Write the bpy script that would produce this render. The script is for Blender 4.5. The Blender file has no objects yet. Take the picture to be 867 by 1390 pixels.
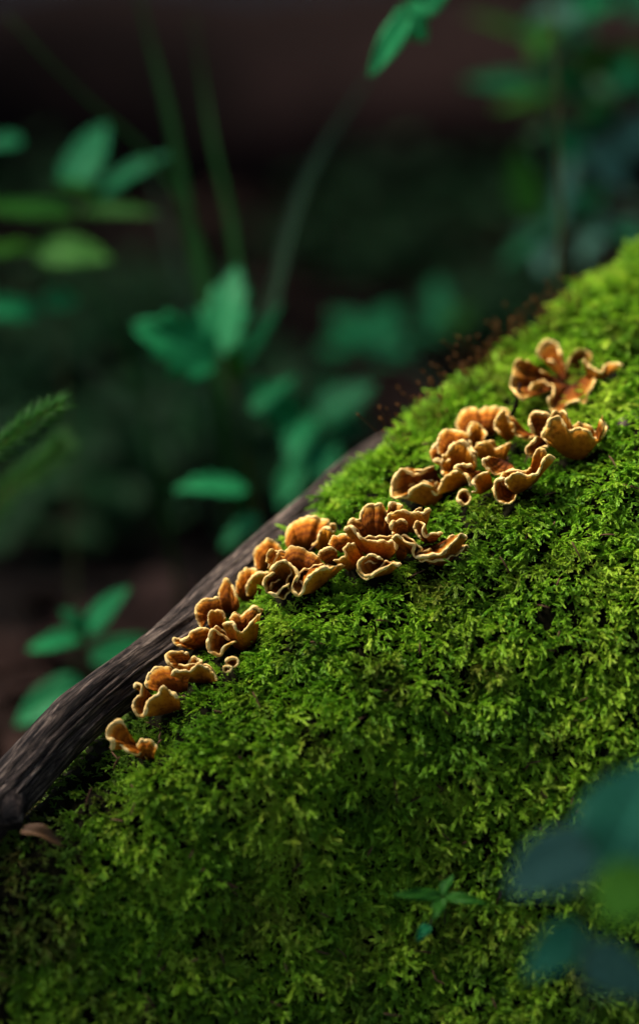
import bpy, bmesh, math, random
import numpy as np
from mathutils import Vector, Matrix
from mathutils.bvhtree import BVHTree
from mathutils.kdtree import KDTree
from mathutils import noise as mnoise

R = math.radians
rng = np.random.default_rng(7)
random.seed(7)
scene = bpy.context.scene
COL = scene.collection

# ------------------------------------------------------------------ camera
PITCH = R(18.0)
DIST = 1.10                      # metres from lens to the plane of focus
FOCUS = Vector((0, 0, 0.25))
FWD = Vector((0, math.cos(PITCH), -math.sin(PITCH)))
UP = Vector((0, math.sin(PITCH), math.cos(PITCH)))
RIGHT = Vector((1, 0, 0))
CAM = FOCUS - FWD * DIST
FRAME_W = 0.30                   # width of the picture at the plane of focus
FRAME_H = FRAME_W * 1024 / 638
cam_data = bpy.data.cameras.new('camera')
cam_data.sensor_fit = 'VERTICAL'
cam_data.sensor_height = 36.0
cam_data.lens = 36.0 * DIST / FRAME_H
cam_data.clip_start = 0.02
cam_data.clip_end = 400
cam_data.dof.use_dof = True
cam_data.dof.focus_distance = DIST - 0.004
cam_data.dof.aperture_fstop = 1.9
cam_data.dof.aperture_blades = 0
cam = bpy.data.objects.new('camera', cam_data)
COL.objects.link(cam)
cam.location = CAM
cam.rotation_euler = (math.pi / 2 - PITCH, 0, 0)
scene.camera = cam

# ------------------------------------------------------------------ light
SUN_DIR = Vector((-0.46, 0.10, 0.88)).normalized()      # towards the sun
world = bpy.data.worlds.new('World')
scene.world = world
world.use_nodes = True
wn = world.node_tree
bg = wn.nodes['Background']
sky = wn.nodes.new('ShaderNodeTexSky')
sky.sky_type = 'NISHITA'
sky.sun_disc = False
sky.sun_elevation = math.asin(SUN_DIR.z)
sky.sun_rotation = math.atan2(SUN_DIR.x, SUN_DIR.y)
sky.air_density = 1.0
sky.dust_density = 2.0
wn.links.new(sky.outputs[0], bg.inputs[0])
bg.inputs[1].default_value = 0.05
sun_data = bpy.data.lights.new('sun', 'SUN')
sun_data.energy = 1.5
sun_data.angle = R(18)
sun_data.color = (1.0, 0.92, 0.79)
sun = bpy.data.objects.new('sun', sun_data)
COL.objects.link(sun)
sun.location = SUN_DIR * 8
sun.rotation_euler = SUN_DIR.to_track_quat('Z', 'Y').to_euler()
vs = scene.view_settings
vs.view_transform = 'Standard'
vs.look = 'None'
vs.gamma = 1.0
vs.use_curve_mapping = False
vs.exposure = 2.85
scene.cycles.use_denoising = True
scene.cycles.max_bounces = 8
scene.cycles.transparent_max_bounces = 6

# ------------------------------------------------------------------ helpers
def cross3(a, b):
    return np.array((a[1] * b[2] - a[2] * b[1], a[2] * b[0] - a[0] * b[2], a[0] * b[1] - a[1] * b[0]))

def at(px, py, w=0.0):
    """Point seen at a picture position, w metres behind the plane of focus."""
    d = DIST + w
    u = (px - 433.5) / 867 * FRAME_W
    v = (695 - py) / 867 * FRAME_W
    return CAM + FWD * d + (RIGHT * u + UP * v) * (d / DIST)

def project(P):
    r = Vector(P) - CAM
    d = r.dot(FWD)
    return (433.5 + r.dot(RIGHT) * DIST / d / FRAME_W * 867,
            695 - r.dot(UP) * DIST / d / FRAME_W * 867, d - DIST)

def tag(o, label=None, cat=None, group=None, kind=None):
    if label: o['label'] = label
    if cat: o['category'] = cat
    if group: o['group'] = group
    if kind: o['kind'] = kind
    return o

def mesh_obj(name, verts, faces, mat=None, parent=None, smooth=True, loc=None, col=None):
    me = bpy.data.meshes.new(name)
    o0 = np.array(loc if loc is not None else (0, 0, 0), float)
    v = np.asarray(verts, float).reshape(-1, 3) - o0
    me.from_pydata(v.tolist(), [], [tuple(int(i) for i in f) for f in faces])
    if col is not None:
        a = me.attributes.new('Col', 'FLOAT_COLOR', 'POINT')
        c = np.ones((len(v), 4)); c[:, :3] = np.asarray(col)
        a.data.foreach_set('color', c.ravel())
    me.polygons.foreach_set('use_smooth', [smooth] * len(me.polygons))
    if mat: me.materials.append(mat)
    me.update()
    ob = bpy.data.objects.new(name, me)
    COL.objects.link(ob)
    if parent is not None:
        ob.parent = parent
    elif loc is not None:
        ob.location = loc
    return ob

def empty(name, loc):
    e = bpy.data.objects.new(name, None)
    e.empty_display_size = 0.01
    COL.objects.link(e)
    e.location = loc
    return e

def catmull(pts, n):
    """n points along a smooth curve through pts (numpy k x d)."""
    p = np.asarray(pts, float)
    if len(p) == 2:
        t = np.linspace(0, 1, n)[:, None]
        return p[0] * (1 - t) + p[1] * t
    seg = np.linalg.norm(np.diff(p, axis=0), axis=1) ** 0.5 + 1e-9
    T = np.concatenate([[0], np.cumsum(seg)])
    ext = np.vstack([2 * p[0] - p[1], p, 2 * p[-1] - p[-2]])
    TT = np.concatenate([[-seg[0]], T, [T[-1] + seg[-1]]])
    out = []
    for t in np.linspace(0, T[-1], n):
        i = min(max(np.searchsorted(T, t, side='right') - 1, 0), len(p) - 2)
        t0, t1, t2, t3 = TT[i:i + 4]
        p0, p1, p2, p3 = ext[i:i + 4]
        A1 = (t1 - t) / (t1 - t0) * p0 + (t - t0) / (t1 - t0) * p1
        A2 = (t2 - t) / (t2 - t1) * p1 + (t - t1) / (t2 - t1) * p2
        A3 = (t3 - t) / (t3 - t2) * p2 + (t - t2) / (t3 - t2) * p3
        B1 = (t2 - t) / (t2 - t0) * A1 + (t - t0) / (t2 - t0) * A2
        B2 = (t3 - t) / (t3 - t1) * A2 + (t - t1) / (t3 - t1) * A3
        out.append((t2 - t) / (t2 - t1) * B1 + (t - t1) / (t2 - t1) * B2)
    return np.array(out)

def even(curve):
    """Re-space a polyline evenly."""
    s = np.concatenate([[0], np.cumsum(np.linalg.norm(np.diff(curve, axis=0), axis=1))])
    q = np.linspace(0, s[-1], len(curve))
    return np.stack([np.interp(q, s, curve[:, k]) for k in range(curve.shape[1])], 1)

def tube_geo(path, radii, sides=8, cap=True):
    path = np.asarray(path, float); n = len(path)
    radii = np.broadcast_to(np.asarray(radii, float), (n,))
    tan = np.gradient(path, axis=0)
    tan /= np.linalg.norm(tan, axis=1)[:, None] + 1e-12
    ref = np.array([0.31, 0.17, 0.93])
    if abs(tan[0] @ ref) > 0.9: ref = np.array([1.0, 0, 0])
    a = ref - tan[0] * (ref @ tan[0]); a /= np.linalg.norm(a)
    V = []
    for i in range(n):
        a = a - tan[i] * (a @ tan[i]); a /= np.linalg.norm(a) + 1e-12
        b = cross3(tan[i], a)
        for k in range(sides):
            th = 2 * math.pi * k / sides
            V.append(path[i] + radii[i] * (math.cos(th) * a + math.sin(th) * b))
    F = []
    for i in range(n - 1):
        for k in range(sides):
            k2 = (k + 1) % sides
            F.append((i * sides + k, i * sides + k2, (i + 1) * sides + k2, (i + 1) * sides + k))
    if cap:
        V.append(path[0] - tan[0] * radii[0] * 0.5); F += [(len(V) - 1, (k + 1) % sides, k) for k in range(sides)]
        e = (n - 1) * sides
        V.append(path[-1] + tan[-1] * radii[-1] * 0.5); F += [(len(V) - 1, e + k, e + (k + 1) % sides) for k in range(sides)]
    return np.array(V), F

def n3(p, s=1.0):
    return mnoise.noise(Vector(p) * s)

# ------------------------------------------------------------------ materials
def new_mat(name):
    m = bpy.data.materials.new(name); m.use_nodes = True
    nt = m.node_tree; nt.nodes.clear()
    out = nt.nodes.new('ShaderNodeOutputMaterial')
    return m, nt, out

def N(nt, typ, **kw):
    n = nt.nodes.new(typ)
    for k, v in kw.items(): setattr(n, k, v)
    return n

def ramp(nt, stops, fac=None, interp='LINEAR'):
    r = nt.nodes.new('ShaderNodeValToRGB')
    r.color_ramp.interpolation = interp
    el = r.color_ramp.elements
    while len(el) < len(stops): el.new(0.5)
    for e, (p, c) in zip(el, stops):
        e.position = p; e.color = (*c, 1)
    if fac is not None: nt.links.new(fac, r.inputs[0])
    return r

def noise_node(nt, scale, detail=4, rough=0.55, vec=None, dist=0.0):
    n = nt.nodes.new('ShaderNodeTexNoise')
    n.inputs['Scale'].default_value = scale
    n.inputs['Detail'].default_value = detail
    n.inputs['Roughness'].default_value = rough
    n.inputs['Distortion'].default_value = dist
    if vec is not None: nt.links.new(vec, n.inputs['Vector'])
    return n

def mix(nt, a, b, fac, mode='MIX'):
    m = nt.nodes.new('ShaderNodeMix'); m.data_type = 'RGBA'; m.blend_type = mode
    for sock, v in ((m.inputs[0], fac), (m.inputs[6], a), (m.inputs[7], b)):
        if hasattr(v, 'links') or hasattr(v, 'is_linked'): nt.links.new(v, sock)
        elif isinstance(v, (int, float)): sock.default_value = v
        else: sock.default_value = (*v, 1)
    return m.outputs[2]

def bump(nt, height, strength, dist):
    b = nt.nodes.new('ShaderNodeBump')
    b.inputs['Strength'].default_value = strength
    b.inputs['Distance'].default_value = dist
    nt.links.new(height, b.inputs['Height'])
    return b.outputs[0]

def leafy(nt, out, color, rough, trans, normal=None, spec=0.5):
    p = N(nt, 'ShaderNodeBsdfPrincipled')
    p.inputs['Roughness'].default_value = rough
    p.inputs['Specular IOR Level'].default_value = spec
    t = N(nt, 'ShaderNodeBsdfTranslucent')
    ms = N(nt, 'ShaderNodeMixShader'); ms.inputs[0].default_value = trans
    nt.links.new(color, p.inputs['Base Color'])
    nt.links.new(color, t.inputs['Color'])
    if normal is not None: nt.links.new(normal, p.inputs['Normal'])
    nt.links.new(p.outputs[0], ms.inputs[1]); nt.links.new(t.outputs[0], ms.inputs[2])
    nt.links.new(ms.outputs[0], out.inputs[0])
    return p

def mat_simple(name, c1, c2, scale, rough=0.9, bump_s=0.5, bump_d=0.002, detail=6, spec=0.05):
    m, nt, out = new_mat(name)
    tc = N(nt, 'ShaderNodeTexCoord')
    n = noise_node(nt, scale, detail, 0.65, tc.outputs['Object'])
    r = ramp(nt, [(0.3, c1), (0.7, c2)], n.outputs[0])
    p = N(nt, 'ShaderNodeBsdfPrincipled')
    p.inputs['Roughness'].default_value = rough
    p.inputs['Specular IOR Level'].default_value = spec
    nt.links.new(r.outputs[0], p.inputs['Base Color'])
    nt.links.new(bump(nt, n.outputs[0], bump_s, bump_d), p.inputs['Normal'])
    nt.links.new(p.outputs[0], out.inputs[0])
    return m

def mat_leaf(name, c_dark, c_light, rough=0.5, trans=0.28, spec=0.22):
    m, nt, out = new_mat(name)
    at_ = N(nt, 'ShaderNodeAttribute', attribute_name='Col')      # R across, G along, B per leaf
    sep = N(nt, 'ShaderNodeSeparateColor'); nt.links.new(at_.outputs['Color'], sep.inputs[0])
    tc = N(nt, 'ShaderNodeTexCoord')
    n = noise_node(nt, 120, 4, 0.6, tc.outputs['Object'])
    ad = N(nt, 'ShaderNodeMath', operation='MULTIPLY_ADD'); ad.inputs[1].default_value = 0.45
    nt.links.new(n.outputs[0], ad.inputs[0]); nt.links.new(sep.outputs[2], ad.inputs[2])
    r = ramp(nt, [(0.15, c_dark), (1.1 if False else 1.0, c_light)], ad.outputs[0])
    # veins: midrib and side nerves are a little paler
    vr = ramp(nt, [(0.0, (1, 1, 1)), (0.07, (0, 0, 0))], sep.outputs[0])
    vc = mix(nt, r.outputs[0], [min(1, x * 1.7 + 0.02) for x in c_light], vr.outputs[0])
    leafy(nt, out, vc, rough, trans, bump(nt, n.outputs[0], 0.25, 0.001), spec)
    return m

# moss
def mat_moss():
    m, nt, out = new_mat('moss_green')
    at_ = N(nt, 'ShaderNodeAttribute', attribute_name='Col')      # R: along the shoot
    sep = N(nt, 'ShaderNodeSeparateColor'); nt.links.new(at_.outputs['Color'], sep.inputs[0])
    tint = N(nt, 'ShaderNodeAttribute', attribute_name='tint'); tint.attribute_type = 'INSTANCER'
    brown = N(nt, 'ShaderNodeAttribute', attribute_name='brown'); brown.attribute_type = 'INSTANCER'
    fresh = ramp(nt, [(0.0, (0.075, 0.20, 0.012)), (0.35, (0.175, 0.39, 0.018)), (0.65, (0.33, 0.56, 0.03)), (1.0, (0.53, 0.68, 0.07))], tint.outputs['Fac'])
    old = mix(nt, (0.055, 0.035, 0.008), fresh.outputs[0], ramp(nt, [(0.0, (0, 0, 0)), (0.45, (1, 1, 1))], sep.outputs[0]).outputs[0])  # brown shoot bases, darkened further to deepen the shade between shoots
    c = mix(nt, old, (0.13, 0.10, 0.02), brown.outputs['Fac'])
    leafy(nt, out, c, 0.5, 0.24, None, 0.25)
    return m

def mat_fungus():
    m, nt, out = new_mat('fungus_flesh')
    at_ = N(nt, 'ShaderNodeAttribute', attribute_name='Col')      # R: root to rim, G: 1 = upper face, B per cap
    sep = N(nt, 'ShaderNodeSeparateColor'); nt.links.new(at_.outputs['Color'], sep.inputs[0])
    tc = N(nt, 'ShaderNodeTexCoord')
    nz = noise_node(nt, 130, 5, 0.65, tc.outputs['Object'])
    nf = noise_node(nt, 900, 3, 0.6, tc.outputs['Object'])
    # zone coordinate = radius + noise
    ad = N(nt, 'ShaderNodeMath', operation='MULTIPLY_ADD'); ad.inputs[1].default_value = 0.22
    nt.links.new(nz.outputs[0], ad.inputs[0]); nt.links.new(sep.outputs[0], ad.inputs[2])
    sb = N(nt, 'ShaderNodeMath', operation='SUBTRACT'); sb.inputs[1].default_value = 0.11
    nt.links.new(ad.outputs[0], sb.inputs[0])
    top = ramp(nt, [(0.0, (0.06, 0.013, 0.001)), (0.30, (0.16, 0.036, 0.002)), (0.45, (0.31, 0.080, 0.003)), (0.52, (0.16, 0.036, 0.002)),
                    (0.66, (0.41, 0.118, 0.004)), (0.75, (0.22, 0.052, 0.002)), (0.86, (0.50, 0.165, 0.008)), (0.98, (0.70, 0.42, 0.10))], sb.outputs[0])
    und = ramp(nt, [(0.0, (0.14, 0.034, 0.002)), (0.35, (0.36, 0.098, 0.004)), (0.70, (0.56, 0.185, 0.008)), (0.90, (0.68, 0.28, 0.02)), (0.98, (0.76, 0.47, 0.11))], sb.outputs[0])
    c = mix(nt, und.outputs[0], top.outputs[0], sep.outputs[1])
    hv = N(nt, 'ShaderNodeHueSaturation'); nt.links.new(c, hv.inputs['Color'])
    mr = N(nt, 'ShaderNodeMapRange'); mr.inputs[3].default_value = 0.5; mr.inputs[4].default_value = 1.12
    nt.links.new(sep.outputs[2], mr.inputs[0]); nt.links.new(mr.outputs[0], hv.inputs['Value'])
    sp = ramp(nt, [(0.30, (0.55, 0.45, 0.4)), (0.45, (1, 1, 1))], nf.outputs[0])
    c2 = mix(nt, hv.outputs[0], sp.outputs[0], 0.6, 'MULTIPLY')
    nm = noise_node(nt, 330, 5, 0.7, tc.outputs['Object'])
    st = ramp(nt, [(0.36, (0.42, 0.30, 0.22)), (0.52, (1, 1, 1))], nm.outputs[0])
    c3 = mix(nt, c2, st.outputs[0], 0.7, 'MULTIPLY')
    p = leafy(nt, out, c3, 0.8, 0.14, bump(nt, nm.outputs[0], 0.6, 0.0008), 0.12)
    return m

def mat_rim():
    m, nt, out = new_mat('fungus_rim')
    tc = N(nt, 'ShaderNodeTexCoord')
    nz = noise_node(nt, 260, 4, 0.6, tc.outputs['Object'])
    r = ramp(nt, [(0.28, (0.55, 0.27, 0.05)), (0.45, (0.80, 0.53, 0.18)), (0.7, (0.88, 0.68, 0.32))], nz.outputs[0])
    nf = noise_node(nt, 1500, 2, 0.6, tc.outputs['Object'])
    leafy(nt, out, r.outputs[0], 0.7, 0.12, bump(nt, nf.outputs[0], 0.4, 0.0004), 0.2)
    return m

def mat_stick():
    m, nt, out = new_mat('weathered_wood')
    at_ = N(nt, 'ShaderNodeAttribute', attribute_name='Col')     # (around x, around y, along)
    mp = N(nt, 'ShaderNodeMapping'); mp.inputs['Scale'].default_value = (1, 1, 1.0)
    nt.links.new(at_.outputs['Color'], mp.inputs[0])
    n1 = noise_node(nt, 20, 7, 0.75, mp.outputs[0], 0.5)
    n2 = noise_node(nt, 5, 4, 0.6, mp.outputs[0])
    r = ramp(nt, [(0.38, (0.004, 0.003, 0.003)), (0.46, (0.022, 0.015, 0.014)), (0.55, (0.095, 0.070, 0.057)), (0.66, (0.34, 0.26, 0.21))], n1.outputs[0])
    c = mix(nt, r.outputs[0], ramp(nt, [(0.35, (0.32, 0.28, 0.28)), (0.65, (1, 1, 1))], n2.outputs[0]).outputs[0], 0.75, 'MULTIPLY')
    p = N(nt, 'ShaderNodeBsdfPrincipled'); p.inputs['Roughness'].default_value = 0.7
    p.inputs['Specular IOR Level'].default_value = 0.12
    nt.links.new(c, p.inputs['Base Color'])
    nt.links.new(bump(nt, n1.outputs[0], 0.9, 0.002), p.inputs['Normal'])
    nt.links.new(p.outputs[0], out.inputs[0])
    return m

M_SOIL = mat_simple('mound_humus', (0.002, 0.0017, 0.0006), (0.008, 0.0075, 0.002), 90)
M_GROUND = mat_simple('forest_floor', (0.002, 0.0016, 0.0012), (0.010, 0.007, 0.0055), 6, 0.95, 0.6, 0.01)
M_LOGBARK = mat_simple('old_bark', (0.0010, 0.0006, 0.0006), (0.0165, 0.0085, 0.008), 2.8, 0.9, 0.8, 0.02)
M_MOSS = mat_moss()
M_FUNGUS = mat_fungus()
M_RIM = mat_rim()
M_STICK = mat_stick()
M_LEAF = mat_leaf('leaf_teal_green', (0.006, 0.10, 0.034), (0.018, 0.28, 0.090), 0.55, 0.3, 0.12)
M_LEAF_BRIGHT = mat_leaf('leaf_fresh_green', (0.012, 0.085, 0.007), (0.045, 0.19, 0.013), 0.55, 0.28, 0.12)
M_LEAF_GLOSS = mat_leaf('leaf_glossy_blue_green', (0.05, 0.15, 0.10), (0.09, 0.22, 0.15), 0.6, 0.2, 0.15)
M_LEAF_LIME = mat_leaf('leaf_lime', (0.09, 0.30, 0.015), (0.16, 0.42, 0.03), 0.5, 0.3, 0.15)
M_LEAF_NEAR = mat_leaf('leaf_emerald', (0.03, 0.22, 0.10), (0.06, 0.36, 0.17), 0.5, 0.2, 0.3)
M_GRASS = mat_leaf('grass_green', (0.007, 0.042, 0.006), (0.016, 0.085, 0.013), 0.55, 0.2, 0.1)
M_DRYGRASS = mat_leaf('grass_grey_green', (0.015, 0.038, 0.018), (0.038, 0.078, 0.036), 0.6, 0.2, 0.1)
M_DRY = mat_leaf('leaf_dry', (0.03, 0.012, 0.006), (0.16, 0.08, 0.03), 0.6, 0.12)
M_LITTER = mat_leaf('leaf_litter', (0.005, 0.003, 0.0022), (0.028, 0.015, 0.012), 0.8, 0.05, 0.05)
M_STEM = mat_simple('plant_stem', (0.020, 0.030, 0.010), (0.06, 0.065, 0.025), 60, 0.6, 0.3, 0.0005)
M_STEM_BROWN = mat_simple('brown_stem', (0.045, 0.022, 0.014), (0.13, 0.07, 0.04), 60, 0.7, 0.3, 0.0005)
M_NEEDLE = mat_leaf('needle_green', (0.012, 0.07, 0.008), (0.05, 0.19, 0.02), 0.4, 0.15)
M_SPORE = mat_simple('spore_stalk_rust', (0.03, 0.011, 0.003), (0.10, 0.042, 0.010), 200, 0.6, 0.2, 0.0003)
M_COVER = mat_leaf('ground_cover_green', (0.004, 0.022, 0.006), (0.012, 0.055, 0.016), 0.6, 0.15, 0.1)
M_CROWN = mat_leaf('tree_foliage', (0.015, 0.045, 0.010), (0.05, 0.11, 0.025), 0.5, 0.12)

# ------------------------------------------------------------------ ground
def ground_z(x, y):
    r = math.hypot(x, y)
    k = min(1, max(0, (r - 0.2) / 0.6))
    return -0.01 + 0.015 * n3((x, y, 3.3), 2.2) * k + 0.10 * n3((x, y, 9.1), 0.35) * min(1, max(0, (r - 1.5) / 4)) + 0.006 * n3((x, y, 1), 11) * k

def build_ground():
    a = np.concatenate([-np.geomspace(60, 2.6, 14), np.linspace(-2.4, 2.4, 61), np.geomspace(2.6, 60, 14)])
    b = np.concatenate([-np.geomspace(60, 2.1, 12), np.linspace(-2.0, 7.0, 101), np.geomspace(7.5, 90, 14)])
    V = [(x, y, ground_z(x, y)) for y in b for x in a]
    w = len(a)
    F = [(j * w + i, j * w + i + 1, (j + 1) * w + i + 1, (j + 1) * w + i) for j in range(len(b) - 1) for i in range(w - 1)]
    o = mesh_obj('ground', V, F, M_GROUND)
    tag(o, 'dark brown forest floor lost in blur behind the mossy mound', kind='structure')
build_ground()

# ------------------------------------------------------------------ mossy mound
CREST = [(-420, 1330, -0.02), (-150, 1215, 0.0), (0, 1135, 0.0), (90, 1058, 0.0), (150, 1020, 0.008), (200, 975, 0.012), (240, 915, 0.016),
         (300, 858, 0.020), (345, 815, 0.024), (400, 760, 0.03), (450, 718, 0.04), (500, 665, 0.052), (555, 612, 0.066), (620, 560, 0.082),
         (700, 492, 0.10), (780, 432, 0.124), (867, 374, 0.15), (1000, 290, 0.19), (1250, 190, 0.24)]
crest = np.array([list(at(*c)) for c in CREST])
def build_mound():
    NX, NP = 260, 150
    xs = np.linspace(-0.32, 0.36, NX)
    yc = np.interp(xs, crest[:, 0], crest[:, 1]); zc = np.interp(xs, crest[:, 0], crest[:, 2])
    ker = np.hanning(9); ker /= ker.sum()
    yc = np.convolve(np.pad(yc, 4, 'edge'), ker, 'valid'); zc = np.convolve(np.pad(zc, 4, 'edge'), ker, 'valid')
    V = np.zeros((NX, NP, 3))
    for i, x in enumerate(xs):
        cy, cz = yc[i], zc[i]
        side = min(max((x + 0.02) / 0.17, 0), 1)
        by = -0.100 + 0.012 * math.sin(x * 14 + 1); bz = 0.068
        if x < -0.07: by -= 0.06 * (-0.07 - x)
        cz = max(cz, 0.075 + 0.02 * 0); bz = min(bz, cz - 0.02)
        # control points from behind the mound over its crest to the front foot
        my, mz = 0.52 * cy + 0.48 * by, 0.52 * cz + 0.48 * bz
        dy, dz = by - cy, bz - cz
        L = math.hypot(dy, dz); nx_, nz_ = dz / L, -dy / L      # outward (towards camera and up)
        bul = 0.17 * L
        my += nx_ * bul; mz += nz_ * bul
        P = [(cy + 0.17, -0.05), (cy + 0.14, max(cz - 0.17, 0.0)), (cy + 0.085, cz - 0.085), (cy + 0.035, cz - 0.016), (cy, cz),
             (my, mz), (by, bz), (by - 0.045, -0.02), (by - 0.07, -0.08)]
        c = even(catmull(P, NP))
        V[i, :, 0] = x; V[i, :, 1] = c[:, 0]; V[i, :, 2] = c[:, 1]
    # lumps along the normal
    du = np.gradient(V, axis=0); dv = np.gradient(V, axis=1)
    nrm = np.cross(dv, du); nrm /= np.linalg.norm(nrm, axis=2)[:, :, None] + 1e-12
    if nrm[NX // 2, NP // 2, 2] < 0: nrm = -nrm
    for i in range(NX):
        for j in range(NP):
            p = V[i, j]
            d = 0.007 * n3(p, 17) + 0.0055 * n3(p, 42) + 0.0038 * n3(p, 105)
            V[i, j] = p + nrm[i, j] * d
    du = np.gradient(V, axis=0); dv = np.gradient(V, axis=1)
    nrm = np.cross(dv, du); nrm /= np.linalg.norm(nrm, axis=2)[:, :, None] + 1e-12
    if nrm[NX // 2, NP // 2, 2] < 0: nrm = -nrm
    F = [(i * NP + j, i * NP + j + 1, (i + 1) * NP + j + 1, (i + 1) * NP + j) for i in range(NX - 1) for j in range(NP - 1)]
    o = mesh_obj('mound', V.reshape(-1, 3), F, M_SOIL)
    tag(o, 'sloping mound of dark humus and rotten wood under the moss', kind='structure')
    return V, nrm, F
MV, MN, MF = build_mound()
BVH = BVHTree.FromPolygons([Vector(v) for v in MV.reshape(-1, 3)], MF)

def hit(px, py):
    d = (at(px, py, 0) - CAM).normalized()
    loc, nor, idx, dist = BVH.ray_cast(CAM, d)
    return loc

def hit_w(px, py, default=None):
    h = hit(px, py)
    return default if h is None else (h - CAM).dot(FWD) - DIST

# ------------------------------------------------------------------ fungi
ZO = {'T': (680, 450, 867 / 170), 'R': (640, 540, 867 / 190), 'S': (520, 540, 867 / 180), 'M': (460, 670, 867 / 180),
      'C': (320, 690, 867 / 160), 'L': (130, 770, 867 / 250)}
cap_points = []

def zp(z, p):
    x0, y0, s = ZO[z]
    return (x0 + p[0] / s, y0 + p[1] / s)

def make_cap(root, z, side, base, rim, w, reach, bulge=2.0, ripple=0.5, rimr=0.70, tone=None, back=3.0):
    """One bracket: a curved fan from its base on the wood to its wavy rim.
    w: depth of the base in metres behind the focus plane, reach and bulge in mm towards the viewer."""
    nt_, nr = 84, 18
    bpts = [zp(z, b) for b in base]
    B = np.array([list(at(b[0], b[1], w)) for b in bpts])
    B = catmull(B, nt_) if len(B) > 1 else np.repeat(B, nt_, 0)
    f = np.array(FWD)
    B = B + f * back / 1000
    pr = []
    for k, p in enumerate(rim):
        q = zp(z, p)
        extra = p[2] if len(p) > 2 else 0.0
        pr.append(list(at(q[0], q[1], w - (reach + extra) / 1000)))
    Rm = even(catmull(np.array(pr), nt_))
    seed = random.random() * 50
    th = np.linspace(0, 1, nt_)
    arc = np.concatenate([[0], np.cumsum(np.linalg.norm(np.diff(Rm, axis=0), axis=1))])
    wob = np.array([n3((seed, a * 260, 0)) for a in arc]); wob2 = np.array([n3((seed + 9, a * 130, 4)) for a in arc])
    wob3 = np.array([n3((seed + 3, a * 420, 8)) for a in arc])
    up = np.array(UP)
    Rm = Rm + up * (wob * 0.0018 * ripple + wob3 * 0.0008)[:, None] + np.array(RIGHT) * (wob2 * 0.0009 * ripple + wob3[::-1] * 0.0004)[:, None] - f * (wob2 * 0.005 * ripple + wob * 0.003 * ripple)[:, None]
    mid = 0.5 * (B + Rm) - f * (bulge / 1000)
    ctl = 2 * mid - 0.5 * (B + Rm)
    t = np.linspace(0, 1, nr)[:, None, None]
    S = (1 - t) ** 2 * B[None] + 2 * t * (1 - t) * ctl[None] + t ** 2 * Rm[None]
    # wrinkles
    for i in range(nr):
        tt = i / (nr - 1)
        for k in range(nt_):
            S[i, k] += -f * (0.0016 * ripple * tt * n3((th[k] * 8 + seed, tt * 3, 2)) + 0.0008 * ripple * tt * n3((th[k] * 22 + seed, tt * 5, 2)) + 0.00016 * math.sin(tt * 30 + 6 * n3((th[k] * 4, seed, tt))) * tt * (0.5 + n3((th[k] * 5, tt * 4, seed))))
    d0 = np.gradient(S, axis=0); d1 = np.gradient(S, axis=1)
    nn = np.cross(d0, d1); nn /= np.linalg.norm(nn, axis=2)[:, :, None] + 1e-12
    if (nn.reshape(-1, 3) @ f).mean() > 0: nn = -nn          # nn towards the viewer on the whole
    hh = (np.linspace(1.0, 0.62, nr) / 1000)[:, None, None] * 0.62
    front = S + nn * hh; bk = S - nn * hh
    outd = Rm - S[-2]; outd /= np.linalg.norm(outd, axis=1)[:, None] + 1e-12
    edge = Rm + outd * 0.0004
    V = np.concatenate([front.reshape(-1, 3), edge, bk[::-1].reshape(-1, 3)])
    rows = 2 * nr + 1
    tv = np.concatenate([np.linspace(0, 1, nr), [1.0], np.linspace(1, 0, nr)])
    sv = np.concatenate([np.full(nr, 1.0 if side == 't' else 0.0), [0.5], np.full(nr, 0.0 if side == 't' else 1.0)])
    tone = random.random() if tone is None else tone
    col = np.stack([np.repeat(tv, nt_), np.repeat(sv, nt_), np.full(rows * nt_, tone)], 1)
    F = [(i * nt_ + k, i * nt_ + k + 1, (i + 1) * nt_ + k + 1, (i + 1) * nt_ + k) for i in range(rows - 1) for k in range(nt_ - 1)]
    for k in (0, nt_ - 1):                                   # close the two sides
        for i in range(nr - 1):
            a, b = i * nt_ + k, (i + 1) * nt_ + k
            c, d = (rows - 2 - i) * nt_ + k, (rows - 1 - i) * nt_ + k
            F.append((a, b, c, d))
    cap = mesh_obj('cap', V, F, M_FUNGUS, root, True, root.location, col)
    rr = np.array([rimr * (max(0.35, 1 + 0.95 * n3((seed + 5, a * 200, 1)) + 0.45 * n3((seed, a * 800, 1)))) for a in arc]) / 1000
    rr *= np.clip(np.minimum(th, 1 - th) / 0.03, 0.35, 1)
    RV, RF = tube_geo(Rm + outd * 0.0001, rr, 8)
    mesh_obj('rim', RV, RF, M_RIM, cap, True, root.location)
    cap_points.extend([Vector(p) for p in S[:, ::6].reshape(-1, 3)])
    return cap

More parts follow.
